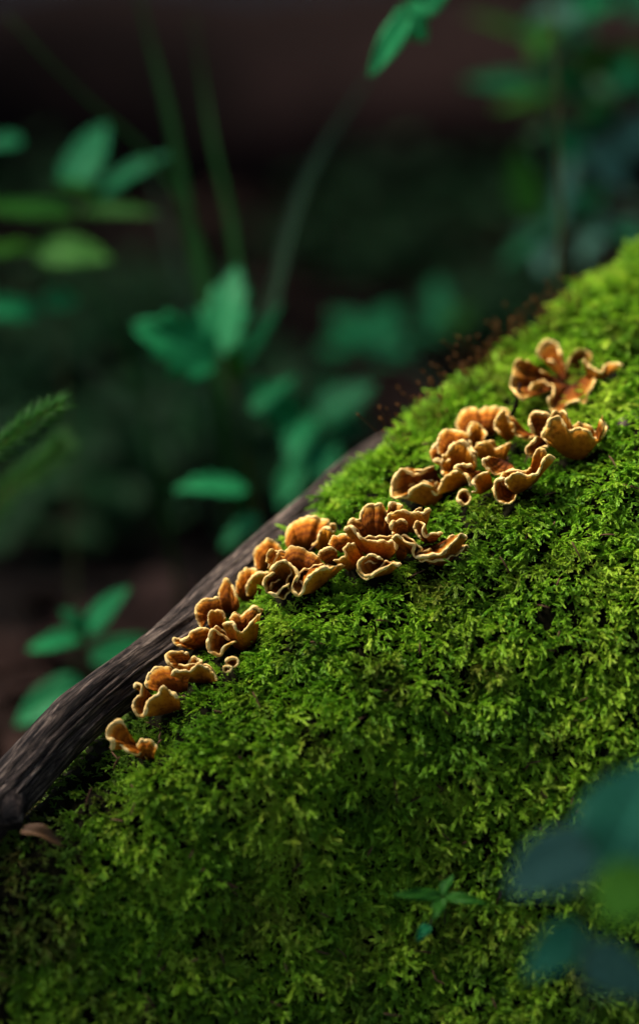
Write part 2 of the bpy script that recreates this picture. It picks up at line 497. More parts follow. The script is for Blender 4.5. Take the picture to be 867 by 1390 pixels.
def rosette(name, label, group, anchor, caps, w=None):
    h = hit(*anchor)
    if w is None:
        w = hit_w(anchor[0], anchor[1], 0.02)
    w -= 0.0075
    root = empty(name, at(anchor[0], anchor[1], w))
    tag(root, label, 'fungus', group)
    for c in caps:
        kw = c[5] if len(c) > 5 else {}
        kw = dict(kw); dw = kw.pop('dw', 0.0)
        make_cap(root, c[0], c[1], c[2], c[3], w + dw / 1000, c[4], **kw)
        # a younger tier tucked in behind this one
        if name == 'bracket_fungus' and anchor[1] > 540 and random.random() < 0.45 and len(c[3]) > 4:
            b0 = np.mean(np.array([b[:2] for b in c[2]], float), 0)
            sc_ = ZO[c[0]][2]; a_ = random.uniform(-.25, .25); k_ = random.uniform(.82, 1.02)
            off = np.array([random.uniform(-9, 9), random.uniform(-9, -2) if c[1] == 'u' else random.uniform(-4, 7)]) * sc_
            rim2 = []
            for p_ in c[3]:
                q_ = np.array(p_[:2], float) - b0
                q_ = np.array([q_[0] * math.cos(a_) - q_[1] * math.sin(a_), q_[0] * math.sin(a_) + q_[1] * math.cos(a_)]) * k_
                rim2.append(tuple(b0 + off + q_))
            kw2 = dict(kw); kw2['tone'] = max(0, kw.get('tone', .5) - .25); kw2['rimr'] = .45; kw2['ripple'] = 1.0
            make_cap(root, c[0], c[1], [tuple(np.array(b[:2]) + off * .5) for b in c[2]], rim2, w + dw / 1000 + .004, c[4] - 1, **kw2)
    return root

G_TOP, G_MID, G_CEN, G_LOW = ('bracket fungi high on the moss', 'upper cluster of bracket fungi', 'middle cluster of bracket fungi', 'bracket fungi down the left edge of the moss')

rosette('bracket_fungus', 'dark rust-brown ruffled bracket fungus standing alone highest on the moss', G_TOP, (768, 528), [
    ('T', 't', [(455, 345)], [(410, 262), (330, 205), (262, 165), (255, 120), (320, 66), (392, 92), (412, 155), (432, 262)], -6, dict(dw=3, tone=.6, bulge=-1)),
    ('T', 't', [(500, 345), (540, 330)], [(455, 290), (462, 215), (490, 155), (550, 122), (620, 150), (625, 205), (600, 280)], -5, dict(dw=3, tone=.0, bulge=-3, rimr=.35)),
    ('T', 't', [(420, 345), (470, 370), (520, 350)], [(300, 285, -4), (200, 212, -4), (122, 205, 0), (82, 300, 3), (78, 395, 6), (135, 478, 8), (185, 392, 3), (285, 328, -1), (372, 395, 3), (340, 475, 8), (360, 535, 10), (400, 575, 12), (450, 505, 9), (510, 490, 9), (575, 512, 8), (588, 440, 5), (650, 345, 2), (640, 292, -2)], 4, dict(tone=.12, bulge=-2, rimr=.45, ripple=1.3)),
    ('T', 'u', [(440, 640), (500, 610)], [(400, 578), (425, 535), (470, 500), (520, 492), (575, 512)], 12, dict(tone=.3, bulge=1, dw=3)),
    ('T', 'u', [(610, 380), (640, 360)], [(570, 190), (600, 232), (650, 272), (690, 282), (718, 245), (770, 214), (838, 238)], 4, dict(tone=.15)),
])
rosette('bracket_fungus', 'broad tan bracket fungus with scalloped rim, rightmost of the upper cluster', G_MID, (775, 622), [
    ('R', 't', [(430, 250), (470, 240)], [(385, 215), (355, 150), (370, 104), (430, 95), (478, 128), (470, 190)], -2, dict(dw=4, tone=.45, bulge=-2)),
    ('R', 't', [(455, 255), (500, 290)], [(400, 245), (365, 285), (340, 315), (348, 352), (378, 360), (412, 325), (475, 292)], 6, dict(tone=.3)),
    ('R', 'u', [(540, 325), (620, 375), (700, 365), (745, 300)], [(478, 290), (437, 240), (468, 185), (490, 130), (540, 120), (570, 160), (602, 205), (660, 185), (720, 213), (758, 248), (800, 242), (816, 185), (790, 135)], 6, dict(tone=.45, bulge=2.5)),
])
rosette('bracket_fungus', 'bracket fungus with an S-shaped pale rim at the back of the upper cluster', G_MID, (705, 606), [
    ('R', 't', [(350, 220), (400, 225)], [(215, 95), (240, 150), (268, 168), (262, 215), (305, 243), (365, 246), (420, 240)], 2, dict(tone=.4)),
    ('R', 'u', [(215, 265), (260, 250)], [(185, 235), (150, 188), (146, 135), (200, 86), (216, 130), (265, 165), (262, 212)], 5, dict(tone=.7)),
])
rosette('bracket_fungus', 'orange twin-domed bracket fungus at the back left of the upper cluster', G_MID, (655, 602), [
    ('S', 't', [(560, 250), (640, 260), (720, 240)], [(500, 215), (490, 165), (510, 105), (570, 66), (625, 88), (655, 76), (740, 66), (815, 92), (800, 150)], -4, dict(dw=4, tone=.8, bulge=3)),
    ('S', 'u', [(590, 320), (640, 310)], [(555, 260), (575, 190), (618, 165), (650, 198), (670, 238), (655, 288)], 3, dict(tone=.7)),
])
rosette('bracket_fungus', 'bracket fungus with high arched pale rim in the heart of the upper cluster', G_MID, (640, 648), [
    ('S', 't', [(360, 400), (400, 390)], [(325, 405), (308, 375), (322, 330), (362, 305)], 0, dict(dw=3, tone=.7)),
    ('S', 't', [(430, 390), (520, 370)], [(375, 372), (358, 290), (380, 232), (440, 210), (500, 220), (552, 240)], -1, dict(tone=.85, bulge=2)),
    ('S', 'u', [(690, 440), (790, 430)], [(570, 335, -3), (655, 300), (690, 292), (740, 328), (780, 320), (828, 300)], 3, dict(tone=.3)),
    ('S', 'u', [(440, 460), (520, 480), (590, 470)], [(388, 396), (430, 345), (460, 300), (510, 284), (550, 302), (556, 342), (590, 390), (604, 450)], 5, dict(tone=.6)),
    ('S', 'u', [(430, 500), (465, 490)], [(440, 405), (330, 414), (372, 420), (385, 455), (398, 505)], 5, dict(tone=.6)),
    ('S', 'u', [(440, 610), (520, 570), (570, 540)], [(350, 548), (315, 592), (340, 632), (372, 588), (392, 535), (452, 490), (500, 480)], 7, dict(tone=.75)),
])
rosette('bracket_fungus', 'bracket fungus with crumpled lower flaps at the front of the upper cluster', G_MID, (655, 672), [
    ('S', 't', [(600, 490), (640, 480)], [(585, 448), (500, 440), (464, 462), (520, 486), (552, 518), (572, 575)], 8, dict(tone=.7)),
    ('S', 'u', [(640, 625), (720, 580)], [(574, 615), (608, 607), (586, 555), (612, 520), (650, 500), (692, 478)], 8, dict(tone=.5)),
    ('S', 't', [(760, 400), (840, 440)], [(700, 385), (652, 412), (668, 445), (695, 475), (745, 502), (800, 488), (860, 470)], 6, dict(tone=.2)),
])
rosette('bracket_fungus', 'cup-shaped bracket fungus with dark specks, lowest of the upper cluster', G_MID, (700, 672), [
    ('R', 't', [(240, 570), (262, 590)], [(205, 492), (152, 514), (138, 570), (158, 632), (208, 660), (258, 640), (277, 602)], 7, dict(tone=.8, bulge=-3)),
    ('R', 'u', [(270, 600), (330, 565), (395, 520)], [(222, 560), (210, 520), (235, 488), (272, 470), (330, 478), (375, 488), (420, 442), (443, 388), (475, 356), (522, 376)], 7, dict(tone=.7)),
])
rosette('bracket_fungus', 'rust-brown flared bracket fungus, leftmost of the upper cluster', G_MID, (592, 668), [
    ('S', 't', [(345, 480), (380, 540)], [(330, 448, -6), (210, 498, -3), (120, 474), (80, 512), (62, 580), (58, 648), (110, 656), (160, 640), (200, 592), (262, 565), (318, 580)], 5, dict(tone=.35, bulge=-2)),
    ('S', 'u', [(350, 735), (385, 690), (390, 640)], [(130, 655), (165, 640), (202, 594), (262, 566), (318, 580)], 5, dict(tone=.5, dw=2)),
])
rosette('fungus_button', 'tiny round orange fungus button under the upper cluster', None, (630, 682), [
    ('S', 't', [(528, 655)], [(535, 700), (492, 680), (488, 640), (515, 610), (555, 618), (570, 655), (555, 690), (530, 700)], 3, dict(tone=.7, ripple=.2, bulge=-1)),
])
rosette('bracket_fungus', 'reddish-brown lobed bracket fungus at the back of the middle cluster', G_CEN, (512, 738), [
    ('M', 't', [(150, 300), (240, 310), (330, 280)], [(55, 205), (90, 168), (125, 180), (152, 130), (168, 86), (222, 70), (288, 90), (322, 112), (330, 70), (370, 60), (412, 98), (400, 140)], 0, dict(dw=-6, tone=.2, bulge=2, ripple=1)),
])
rosette('bracket_fungus', 'wide upturned bracket fungus with long cream rim, rightmost of the middle cluster', G_CEN, (588, 762), [
    ('M', 'u', [(440, 250), (560, 250)], [(322, 195), (320, 160), (360, 125), (410, 115), (480, 126), (540, 126), (602, 108)], 5, dict(tone=.6, dw=3)),
    ('M', 't', [(410, 270), (450, 255)], [(345, 240), (342, 215), (355, 188), (400, 170), (447, 192)], 7, dict(tone=.9, bulge=2)),
    ('M', 't', [(560, 320), (620, 320)], [(530, 290), (495, 225), (512, 186), (556, 202), (545, 250), (565, 276), (612, 266), (682, 258)], 4, dict(tone=.15)),
    ('M', 't', [(450, 390), (560, 345), (640, 350)], [(345, 292), (375, 271), (420, 304), (455, 330), (492, 334), (483, 385), (515, 422), (565, 406), (610, 396), (655, 402), (710, 352), (760, 304), (800, 265), (838, 286)], 9, dict(tone=.3, bulge=-3)),
    ('M', 'u', [(660, 470), (720, 460)], [(520, 424), (565, 408), (610, 398), (655, 404), (710, 354), (760, 306), (800, 267), (836, 290)], 8, dict(tone=.45, dw=2)),
])
rosette('bracket_fungus', 'shallow cup-shaped bracket fungus, lowest of the middle cluster', G_CEN, (520, 776), [
    ('M', 't', [(290, 450), (340, 470)], [(285, 432), (210, 404), (148, 428), (125, 462), (140, 510), (182, 541), (240, 516), (290, 490), (350, 460), (408, 464)], 6, dict(tone=.75, bulge=-2)),
    ('M', 'u', [(230, 545), (330, 520)], [(150, 520), (182, 543), (240, 518), (290, 492), (350, 462), (406, 468)], 5, dict(tone=.4)),
])
rosette('bracket_fungus', 'bracket fungus with a straight shelf-like rim in the heart of the middle cluster', G_CEN, (500, 764), [
    ('M', 't', [(385, 430), (425, 440)], [(350, 300), (385, 280), (440, 325), (445, 370)], 3, dict(tone=.25)),
    ('M', 'u', [(180, 400), (330, 430)], [(30, 246), (75, 214), (110, 250), (140, 290), (200, 296), (280, 310), (365, 320), (372, 370)], 6, dict(tone=.4)),
    ('M', 'u', [(60, 500), (170, 460)], [(-35, 440), (0, 428), (42, 404), (30, 375), (60, 342), (102, 318)], 7, dict(tone=.6)),
    ('C', 't', [(770, 320), (850, 310)], [(690, 270), (700, 232), (730, 208), (790, 198), (866, 210)], 1, dict(tone=.85, bulge=3)),
    ('C', 't', [(690, 440), (750, 400)], [(612, 352), (640, 308), (692, 290), (742, 318)], 5, dict(tone=.4, bulge=2)),
])
rosette('bracket_fungus', 'smooth orange dome-shaped bracket fungus at the back left of the middle cluster', G_CEN, (415, 752), [
    ('C', 't', [(430, 320), (560, 310)], [(372, 270), (368, 210), (400, 140), (455, 90), (540, 70), (620, 76), (678, 108), (694, 160)], -3, dict(tone=.95, bulge=4, dw=5)),
    ('C', 'u', [(620, 310), (690, 290)], [(560, 275), (600, 240), (620, 172), (668, 146), (708, 178), (734, 142), (712, 116), (690, 130)], 4, dict(tone=.9)),
])
rosette('bracket_fungus', 'folded bracket fungus with curling cream rims at the front left of the middle cluster', G_CEN, (402, 798), [
    ('C', 't', [(420, 480), (520, 470)], [(330, 350), (400, 292), (450, 286), (520, 312), (590, 352), (650, 430)], -1, dict(tone=.3, bulge=4, rimr=.4)),
    ('C', 't', [(330, 440), (380, 430)], [(218, 395), (226, 340), (266, 304), (318, 318), (290, 372), (270, 425), (256, 455)], 5, dict(tone=.85)),
    ('C', 't', [(380, 450), (480, 420), (560, 430)], [(256, 468), (300, 412), (360, 390), (418, 428), (456, 490), (432, 530), (415, 562), (425, 612), (466, 642), (490, 608), (512, 540), (560, 482), (620, 446), (690, 442), (722, 428)], 9, dict(tone=.45, bulge=-1)),
    ('C', 'u', [(350, 570), (410, 560)], [(250, 475), (300, 414), (360, 392), (416, 430), (454, 492), (434, 528)], 8, dict(tone=.5, bulge=-3)),
    ('C', 'u', [(560, 620), (660, 540)], [(425, 612), (466, 642), (490, 610), (514, 542), (562, 484), (620, 448), (690, 444), (722, 430)], 8, dict(tone=.65, bulge=2)),
    ('C', 't', [(340, 520), (370, 540)], [(290, 484), (216, 508), (204, 560), (234, 616), (290, 632), (340, 592), (392, 552)], 9, dict(tone=.45, bulge=-3)),
])
rosette('bracket_fungus', 'pale orange bracket fungus overhanging the stick, leftmost of the middle cluster', G_CEN, (345, 806), [
    ('C', 't', [(200, 460), (290, 440)], [(160, 440), (144, 335), (190, 262), (240, 235), (300, 262), (338, 295)], -1, dict(tone=.95, bulge=3, dw=3)),
    ('C', 't', [(40, 680), (140, 680)], [(5, 610), (8, 555), (32, 490), (80, 452), (130, 446), (155, 475)], 2, dict(tone=1, bulge=3)),
    ('C', 'u', [(150, 650), (250, 610)], [(88, 640), (92, 560), (130, 502), (190, 472), (252, 478)], 6, dict(tone=.8)),
])
rosette('bracket_fungus', 'small upright bracket fungus between the middle cluster and the stick', G_LOW, (300, 856), [
    ('L', 't', [(600, 215), (660, 215)], [(585, 150), (590, 82), (610, 60), (640, 92), (675, 180)], -2, dict(tone=.5, dw=3)),
    ('L', 't', [(530, 230), (600, 240)], [(500, 285), (480, 240), (476, 190), (512, 154), (550, 150), (580, 140)], 1, dict(tone=.55)),
    ('L', 'u', [(550, 300), (600, 285)], [(532, 268), (526, 236), (550, 205), (580, 201), (612, 245)], 5, dict(tone=.7)),
])
rosette('bracket_fungus', 'brown funnel-shaped bracket fungus with a sprig of moss inside', G_LOW, (333, 868), [
    ('L', 't', [(690, 310), (720, 300)], [(628, 245), (650, 225), (680, 235), (705, 216), (740, 194), (775, 214)], 0, dict(tone=.35)),
    ('L', 'u', [(650, 375), (700, 390), (750, 355)], [(600, 272), (640, 261), (662, 298), (692, 304), (722, 275), (752, 243), (778, 214)], 7, dict(tone=.4)),
    ('L', 't', [(640, 350), (655, 345)], [(635, 345, -3), (545, 300), (530, 342), (540, 402), (582, 412), (602, 382), (652, 350)], 8, dict(tone=.6, bulge=-1)),
])
rosette('bracket_fungus', 'little curled orange bracket fungus beside the stick above the moss tongue', G_LOW, (268, 878), [
    ('L', 't', [(470, 380), (530, 360)], [(410, 378), (376, 368), (370, 336), (400, 345), (428, 340), (442, 310), (490, 290), (545, 302)], 3, dict(tone=.75)),
])
rosette('bracket_fungus', 'bracket fungus with a thin flat shelf over dark shadow, third from the lower end', G_LOW, (276, 915), [
    ('L', 't', [(410, 460), (450, 450)], [(385, 482), (345, 452), (334, 428), (345, 405), (385, 395), (435, 408)], 4, dict(tone=.6)),
    ('L', 't', [(470, 480)], [(438, 452), (468, 428), (504, 452)], 3, dict(tone=.8)),
    ('L', 'u', [(450, 540), (540, 545)], [(355, 512), (375, 490), (430, 490), (480, 466), (530, 476), (565, 512), (572, 535)], 9, dict(tone=.5)),
])
rosette('bracket_fungus', 'banded tan bracket fungus with a folded dark red throat, near the lower end', G_LOW, (236, 955), [
    ('L', 't', [(340, 600), (430, 580)], [(240, 572), (250, 512), (290, 476), (340, 465), (375, 488), (440, 510)], 0, dict(tone=.85, bulge=3, dw=2)),
    ('L', 't', [(270, 620), (300, 640)], [(180, 572), (192, 550), (216, 562), (212, 600), (180, 632), (180, 676), (205, 698), (230, 700), (246, 632), (290, 602), (310, 568)], 7, dict(tone=.15)),
    ('L', 'u', [(300, 695), (400, 670)], [(228, 702), (246, 636), (290, 603), (312, 567), (345, 584), (392, 618)], 8, dict(tone=.65)),
])
rosette('bracket_fungus', 'pale cream crumpled bracket fungus at the lower end of the row', G_LOW, (190, 1020), [
    ('L', 't', [(190, 850), (230, 850)], [(150, 790, -3), (135, 748, -2), (100, 726), (66, 750), (55, 800), (84, 828), (76, 856), (112, 838), (150, 862), (190, 880), (210, 868)], 4, dict(tone=1, rimr=.85, bulge=2)),
    ('L', 't', [(240, 900), (270, 905)], [(195, 848), (220, 820), (262, 820), (284, 850), (272, 885)], 4, dict(tone=.95, bulge=3)),
])
rosette('fungus_button', 'tiny orange fungus button beside the thin flat shelf', None, (315, 900), [
    ('L', 't', [(642, 450)], [(650, 472), (618, 460), (615, 440), (640, 427), (665, 435), (668, 458), (645, 472)], 4, dict(tone=.8, ripple=.2, bulge=1)),
])
rosette('fungus_button', 'smallest orange fungus button, just below another by the thin shelf', None, (308, 910), [
    ('L', 't', [(618, 482)], [(622, 495), (602, 490), (600, 475), (618, 468), (636, 474), (634, 490), (618, 496)], 4, dict(tone=.7, ripple=.2, bulge=1)),
])

# ------------------------------------------------------------------ moss
def leaflet(V, F, C, p, d, side, L, Wd, t):
    """A folded diamond scale-leaf at p along d."""
    nrm = cross3(d, side); i = len(V)
    V += [p, p + d * L * 0.45 + side * Wd * 0.5 + nrm * L * 0.08, p + d * L + nrm * L * 0.10, p + d * L * 0.45 - side * Wd * 0.5 + nrm * L * 0.08]
    F += [(i, i + 1, i + 2), (i, i + 2, i + 3)]
    C += [(t, 0, 0)] * 4

def shoot_axis(V, F, C, path, step, L, Wd, t0, t1, r, spread=0.56):
    path = np.asarray(path)
    s = np.concatenate([[0], np.cumsum(np.linalg.norm(np.diff(path, axis=0), axis=1))])
    n = max(3, int(s[-1] / step)); ph = r.random() * 6.28
    for q in range(n + 1):
        a = s[-1] * q / n
        p = np.array([np.interp(a, s, path[:, k]) for k in range(3)])
        p2 = np.array([np.interp(min(a + step, s[-1] + 0), s, path[:, k]) for k in range(3)])
        p1 = np.array([np.interp(max(a - step, 0), s, path[:, k]) for k in range(3)])
        ax = p2 - p1; ax /= np.linalg.norm(ax) + 1e-12
        ref = np.array([0, 1, 0.01]); u = ref - ax * (ref @ ax); u /= np.linalg.norm(u); v = cross3(ax, u)
        f = q / n
        taper = 0.65 + 0.5 * math.sin(math.pi * min(1, f * 0.75 + 0.2))
        for k in range(3):
            th = ph + q * 2.4 + k * 2.094 + r.normal() * 0.15
            rad = math.cos(th) * u + math.sin(th) * v
            sp = spread * (1 - 0.55 * f) * (0.85 + 0.3 * r.random())
            d = ax * math.cos(sp) + rad * math.sin(sp)
            leaflet(V, F, C, p, d, cross3(ax, rad), L * taper * (0.85 + .3 * r.random()), Wd * taper, t0 + (t1 - t0) * f)

def make_shoot(k):
    r = np.random.default_rng(100 + k)
    V, F, C = [], [], []
    Lm = 0.0105 + 0.003 * r.random()
    bend = 0.1 + 1.1 * r.random()
    s = np.linspace(0, 1, 14)
    ang = bend * s ** 1.3
    dx = np.sin(ang) * Lm / 13; dz = np.cos(ang) * Lm / 13
    x = np.concatenate([[0], np.cumsum(dx[:-1])]); z = np.concatenate([[0], np.cumsum(dz[:-1])])
    y = 0.0012 * np.sin(s * 3 + r.random() * 6) * s
    main = np.stack([x, y, z], 1)
    shoot_axis(V, F, C, main, 0.00042, 0.00108, 0.00115, 0.0, 1.0, r)
    nb = 2 + k % 6
    for b in range(nb):
        i = int(4 + 9 * b / nb); sgn = 1 if b % 2 else -1
        p0 = main[i]; ax = main[min(i + 1, 13)] - main[i - 1]; ax /= np.linalg.norm(ax)
        out = np.array([0.7 * r.normal(), sgn, 0.6 * r.normal()])
        out -= ax * (out @ ax); out /= np.linalg.norm(out)
        Lb = (0.0042 - 0.0018 * b / nb) * (0.55 + 0.8 * r.random())
        q = np.linspace(0, 1, 6)[:, None]
        oa = 0.35 + 0.5 * r.random()
        path = p0 + (ax * (1.15 - oa) + out * oa) * Lb * q + ax * Lb * 0.25 * q ** 2 - np.array([0, 0, 0.25]) * Lb * q ** 2
        t0 = i / 13
        shoot_axis(V, F, C, path, 0.00040, 0.00102, 0.0011, 0.35 + 0.4 * t0, min(1, 0.6 + .5 * t0), r)
    me = bpy.data.meshes.new('moss_shoot')
    me.from_pydata([tuple(v) for v in V], [], F)
    a = me.attributes.new('Col', 'FLOAT_COLOR', 'POINT')
    c = np.ones((len(V), 4)); c[:, :3] = C
    a.data.foreach_set('color', c.ravel())
    me.materials.append(M_MOSS)
    return bpy.data.objects.new('moss_shoot.%02d' % k, me)

def build_moss():
    shoots = bpy.data.collections.new('moss_shoots')        # only a source for the instances
    NVAR = 14
    for k in range(NVAR): shoots.objects.link(make_shoot(k))
    NX, NP = MV.shape[:2]
    quad = MV
    a = quad[1:, :-1] - quad[:-1, :-1]; b = quad[:-1, 1:] - quad[:-1, :-1]
    area = np.linalg.norm(np.cross(a, b), axis=2)
    # how thickly the moss grows: thin patch on the lower left flank, where shade is imitated, none far behind
    cx = quad[:-1, :-1, 0]; cz = quad[:-1, :-1, 2]; cy = quad[:-1, :-1, 1]
    dens = np.ones_like(area)
    dens[cz < 0.015] = 0.25
    jcrest = NP // 2
    yc = np.interp(cx[:, 0], crest[:, 0], crest[:, 1])[:, None]
    dens *= np.where(cy > yc + 0.06, 0.15, 1.0)
    dens *= np.where((cx < -0.25) | (cx > 0.27), 0.12, 1.0)
    dens *= np.where((cz < 0.035) & (cy < 0.0), 0.35, 1.0)
    w = area * dens
    total = int((area * dens).sum() / (0.0022 ** 2))
    flat = w.ravel() / w.sum()
    idx = rng.choice(len(flat), size=total, p=flat)
    ii, jj = np.unravel_index(idx, area.shape)
    fu, fv = rng.random(total), rng.random(total)
    def lerp(A):
        return (A[ii, jj] * ((1 - fu) * (1 - fv))[:, None] + A[ii + 1, jj] * (fu * (1 - fv))[:, None]
                + A[ii, jj + 1] * ((1 - fu) * fv)[:, None] + A[ii + 1, jj + 1] * (fu * fv)[:, None])
    P = lerp(MV); Nn = lerp(MN); Nn /= np.linalg.norm(Nn, axis=1)[:, None]
    kd = KDTree(len(cap_points))
    for i, p in enumerate(cap_points): kd.insert(p, i)
    kd.balance()
    near = [q for q in range(total) if kd.find(Vector(P[q] + Nn[q] * 0.005))[2] < 0.010]
    near = np.array(near * 3)
    P = np.concatenate([P, P[near] + rng.normal(0, 0.0012, (len(near), 3))]); Nn = np.concatenate([Nn, Nn[near]])
    total = len(P)
    pts, rots, scl, idv, tint, brown = [], [], [], [], [], []
    down = np.array([0, 0, -1.0])
    for q in range(total):
        p, n = P[q], Nn[q]
        dk = kd.find(Vector(p + n * 0.007))[2]
        if dk < 0.016: dk = min(dk, *(kd.find(Vector(p + n * h_))[2] for h_ in (0.003, 0.005)))
        if dk < 0.0011: continue
        bare = n3(p + 3, 20)
        # sparse moss low on the left, thinned and tinted dark to imitate shade
        leftshade = max(0, min(1, (-0.112 + (p[2] - 0.09) * 0.75 + 0.02 * n3(p, 30) - p[0]) / 0.03)) if p[0] < -0.03 else 0
        if leftshade > 0 and random.random() < leftshade * (0.5 + 0.4 * bare): continue
        dn = down - n * (down @ n); ln = np.linalg.norm(dn); dn = dn / (ln + 1e-9)
        # shoots lean down the slope, in drifts that share a direction
        ang = 1.3 * n3(p, 55) + 0.75 * rng.normal()
        tv = cross3(n, dn)
        lean = dn * math.cos(ang) + tv * math.sin(ang)
        zax = n * (0.95 + 0.25 * rng.normal()) + lean * (0.45 + 0.3 * rng.random())
        zax /= np.linalg.norm(zax)
        xax = lean - zax * (lean @ zax); xax /= np.linalg.norm(xax) + 1e-9
        yax = cross3(zax, xax)
        e = Matrix((xax, yax, zax)).transposed().to_euler()
        pts.append(tuple(p - n * 0.0015)); rots.append(tuple(e))
        s = 0.82 + 0.38 * n3(p, 60) + 0.22 * rng.normal()
        if dk < 0.009: s *= 0.26 + 0.045 * dk * 1000
        scl.append(max(0.24, min(1.5, s)))
        idv.append(int(rng.integers(NVAR)))
        low = max(0, min(1, (0.17 - p[2]) / 0.12))
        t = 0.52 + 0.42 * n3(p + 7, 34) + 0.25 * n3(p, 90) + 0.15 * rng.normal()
        t -= 0.55 * leftshade; s_ = 0.75 if leftshade > .3 else 1.0; scl[-1] *= s_  # painted shade: darker tint low on the left
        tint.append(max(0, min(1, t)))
        br = 0.03 + 1.1 * max(0, n3(p + 11, 40) - 0.15) + (0.10 + 0.55 * max(0, n3(p + 21, 30) + 0.1)) * low + 0.25 * leftshade
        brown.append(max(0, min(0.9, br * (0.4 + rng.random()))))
    me = bpy.data.meshes.new('moss')
    me.from_pydata(pts, [], [])
    def attr(n, typ, data, key):
        a_ = me.attributes.new(n, typ, 'POINT'); a_.data.foreach_set(key, np.asarray(data, dtype=np.float32 if typ != 'INT' else np.int32).ravel())
    attr('rot', 'FLOAT_VECTOR', rots, 'vector'); attr('scl', 'FLOAT', scl, 'value'); attr('idv', 'INT', idv, 'value')
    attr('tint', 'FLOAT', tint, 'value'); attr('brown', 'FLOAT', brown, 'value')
    me.materials.append(M_MOSS)
    ob = bpy.data.objects.new('moss', me); COL.objects.link(ob)
    tag(ob, 'thick bright green feathery moss covering the sloping mound', 'moss', kind='stuff')
    ng = bpy.data.node_groups.new('moss_growth', 'GeometryNodeTree')
    ng.interface.new_socket('Geometry', in_out='INPUT', socket_type='NodeSocketGeometry')
    ng.interface.new_socket('Geometry', in_out='OUTPUT', socket_type='NodeSocketGeometry')
    gi = ng.nodes.new('NodeGroupInput'); go = ng.nodes.new('NodeGroupOutput')
    ci = ng.nodes.new('GeometryNodeCollectionInfo')
    ci.inputs['Collection'].default_value = shoots
    ci.inputs['Separate Children'].default_value = True
    ci.inputs['Reset Children'].default_value = True
    iop = ng.nodes.new('GeometryNodeInstanceOnPoints')
    iop.inputs['Pick Instance'].default_value = True
    def named(n, typ):
        a_ = ng.nodes.new('GeometryNodeInputNamedAttribute'); a_.data_type = typ; a_.inputs[0].default_value = n
        return a_.outputs[0]
    e2r = ng.nodes.new('FunctionNodeEulerToRotation')
    L = ng.links.new
    L(named('rot', 'FLOAT_VECTOR'), e2r.inputs[0])
    L(gi.outputs[0], iop.inputs['Points']); L(ci.outputs[0], iop.inputs['Instance'])
    L(named('idv', 'INT'), iop.inputs['Instance Index']); L(e2r.outputs[0], iop.inputs['Rotation'])
    L(named('scl', 'FLOAT'), iop.inputs['Scale']); L(iop.outputs[0], go.inputs[0])
    md = ob.modifiers.new('growth', 'NODES'); md.node_group = ng
    print('moss shoots', len(pts))
build_moss()

# fallen needles and crumbs of leaf caught in the moss
def build_debris():
    V, F = [], []
    for _ in range(130):
        p = hit(random.uniform(120, 867), random.uniform(560, 1390))
        if p is None: continue
        loc, nor, *_r = BVH.find_nearest(p)
        nor = np.array(nor if nor.dot(FWD) < 0 else -nor)
        c = np.array(p) + nor * random.uniform(.005, .0085)
        d = np.array([random.gauss(0, 1) for _k in range(3)]); d -= nor * (d @ nor) * .7; d /= np.linalg.norm(d)
        L = random.uniform(.003, .011)
        v, f = tube_geo(catmull([c - d * L / 2, c + nor * .0006, c + d * L / 2], 6), [.0003, .00042, .00045, .00042, .0003, .00012], 5)
        o = len(V); V += v.tolist(); F += [tuple(i + o for i in q) for q in f]
    o = mesh_obj('moss_debris', V, F, M_STEM_BROWN)
    tag(o, 'brown fallen needles and crumbs caught in the moss', 'needles', kind='stuff')
build_debris()

# rust-coloured spore stalks along the far crest of the moss
def build_spores():
    V, F = [], []
    for _ in range(190):
        px = 535 + 260 * random.random() ** 0.9
        cy = np.interp(px, [c[0] for c in CREST], [c[1] for c in CREST]); cw = np.interp(px, [c[0] for c in CREST], [c[2] for c in CREST])
        p = hit(px, cy + 4 + 14 * random.random() ** 2)
        if p is None: continue
        p = np.array(p) + np.array([0, random.random() * 0.02, 0])
        h = 0.009 + 0.015 * random.random()
        tip = p + np.array([-0.25 * h + random.gauss(0, .35) * h, random.gauss(0, .3) * h, h])
        mid = 0.5 * (p + tip) + np.array([random.gauss(0, .001), 0, 0.001])
        path = catmull([p, mid, tip], 6)
        v, f = tube_geo(path, 0.00013, 4, False)
        o = len(V); V += v.tolist(); F += [tuple(i + o for i in q) for q in f]
        d = np.array([random.gauss(-.3, .5), random.gauss(0, .4), 0.3]); d /= np.linalg.norm(d)
        v, f = tube_geo([tip, tip + d * .0008, tip + d * .0018, tip + d * .0024], [.0002, .00055, .0005, .0001], 6)
        o = len(V); V += v.tolist(); F += [tuple(i + o for i in q) for q in f]
    o = mesh_obj('moss_spore_stalks', V, F, M_SPORE)
    tag(o, 'hair-thin rusty spore stalks along the far edge of the moss', 'spore stalks', kind='stuff')
build_spores()

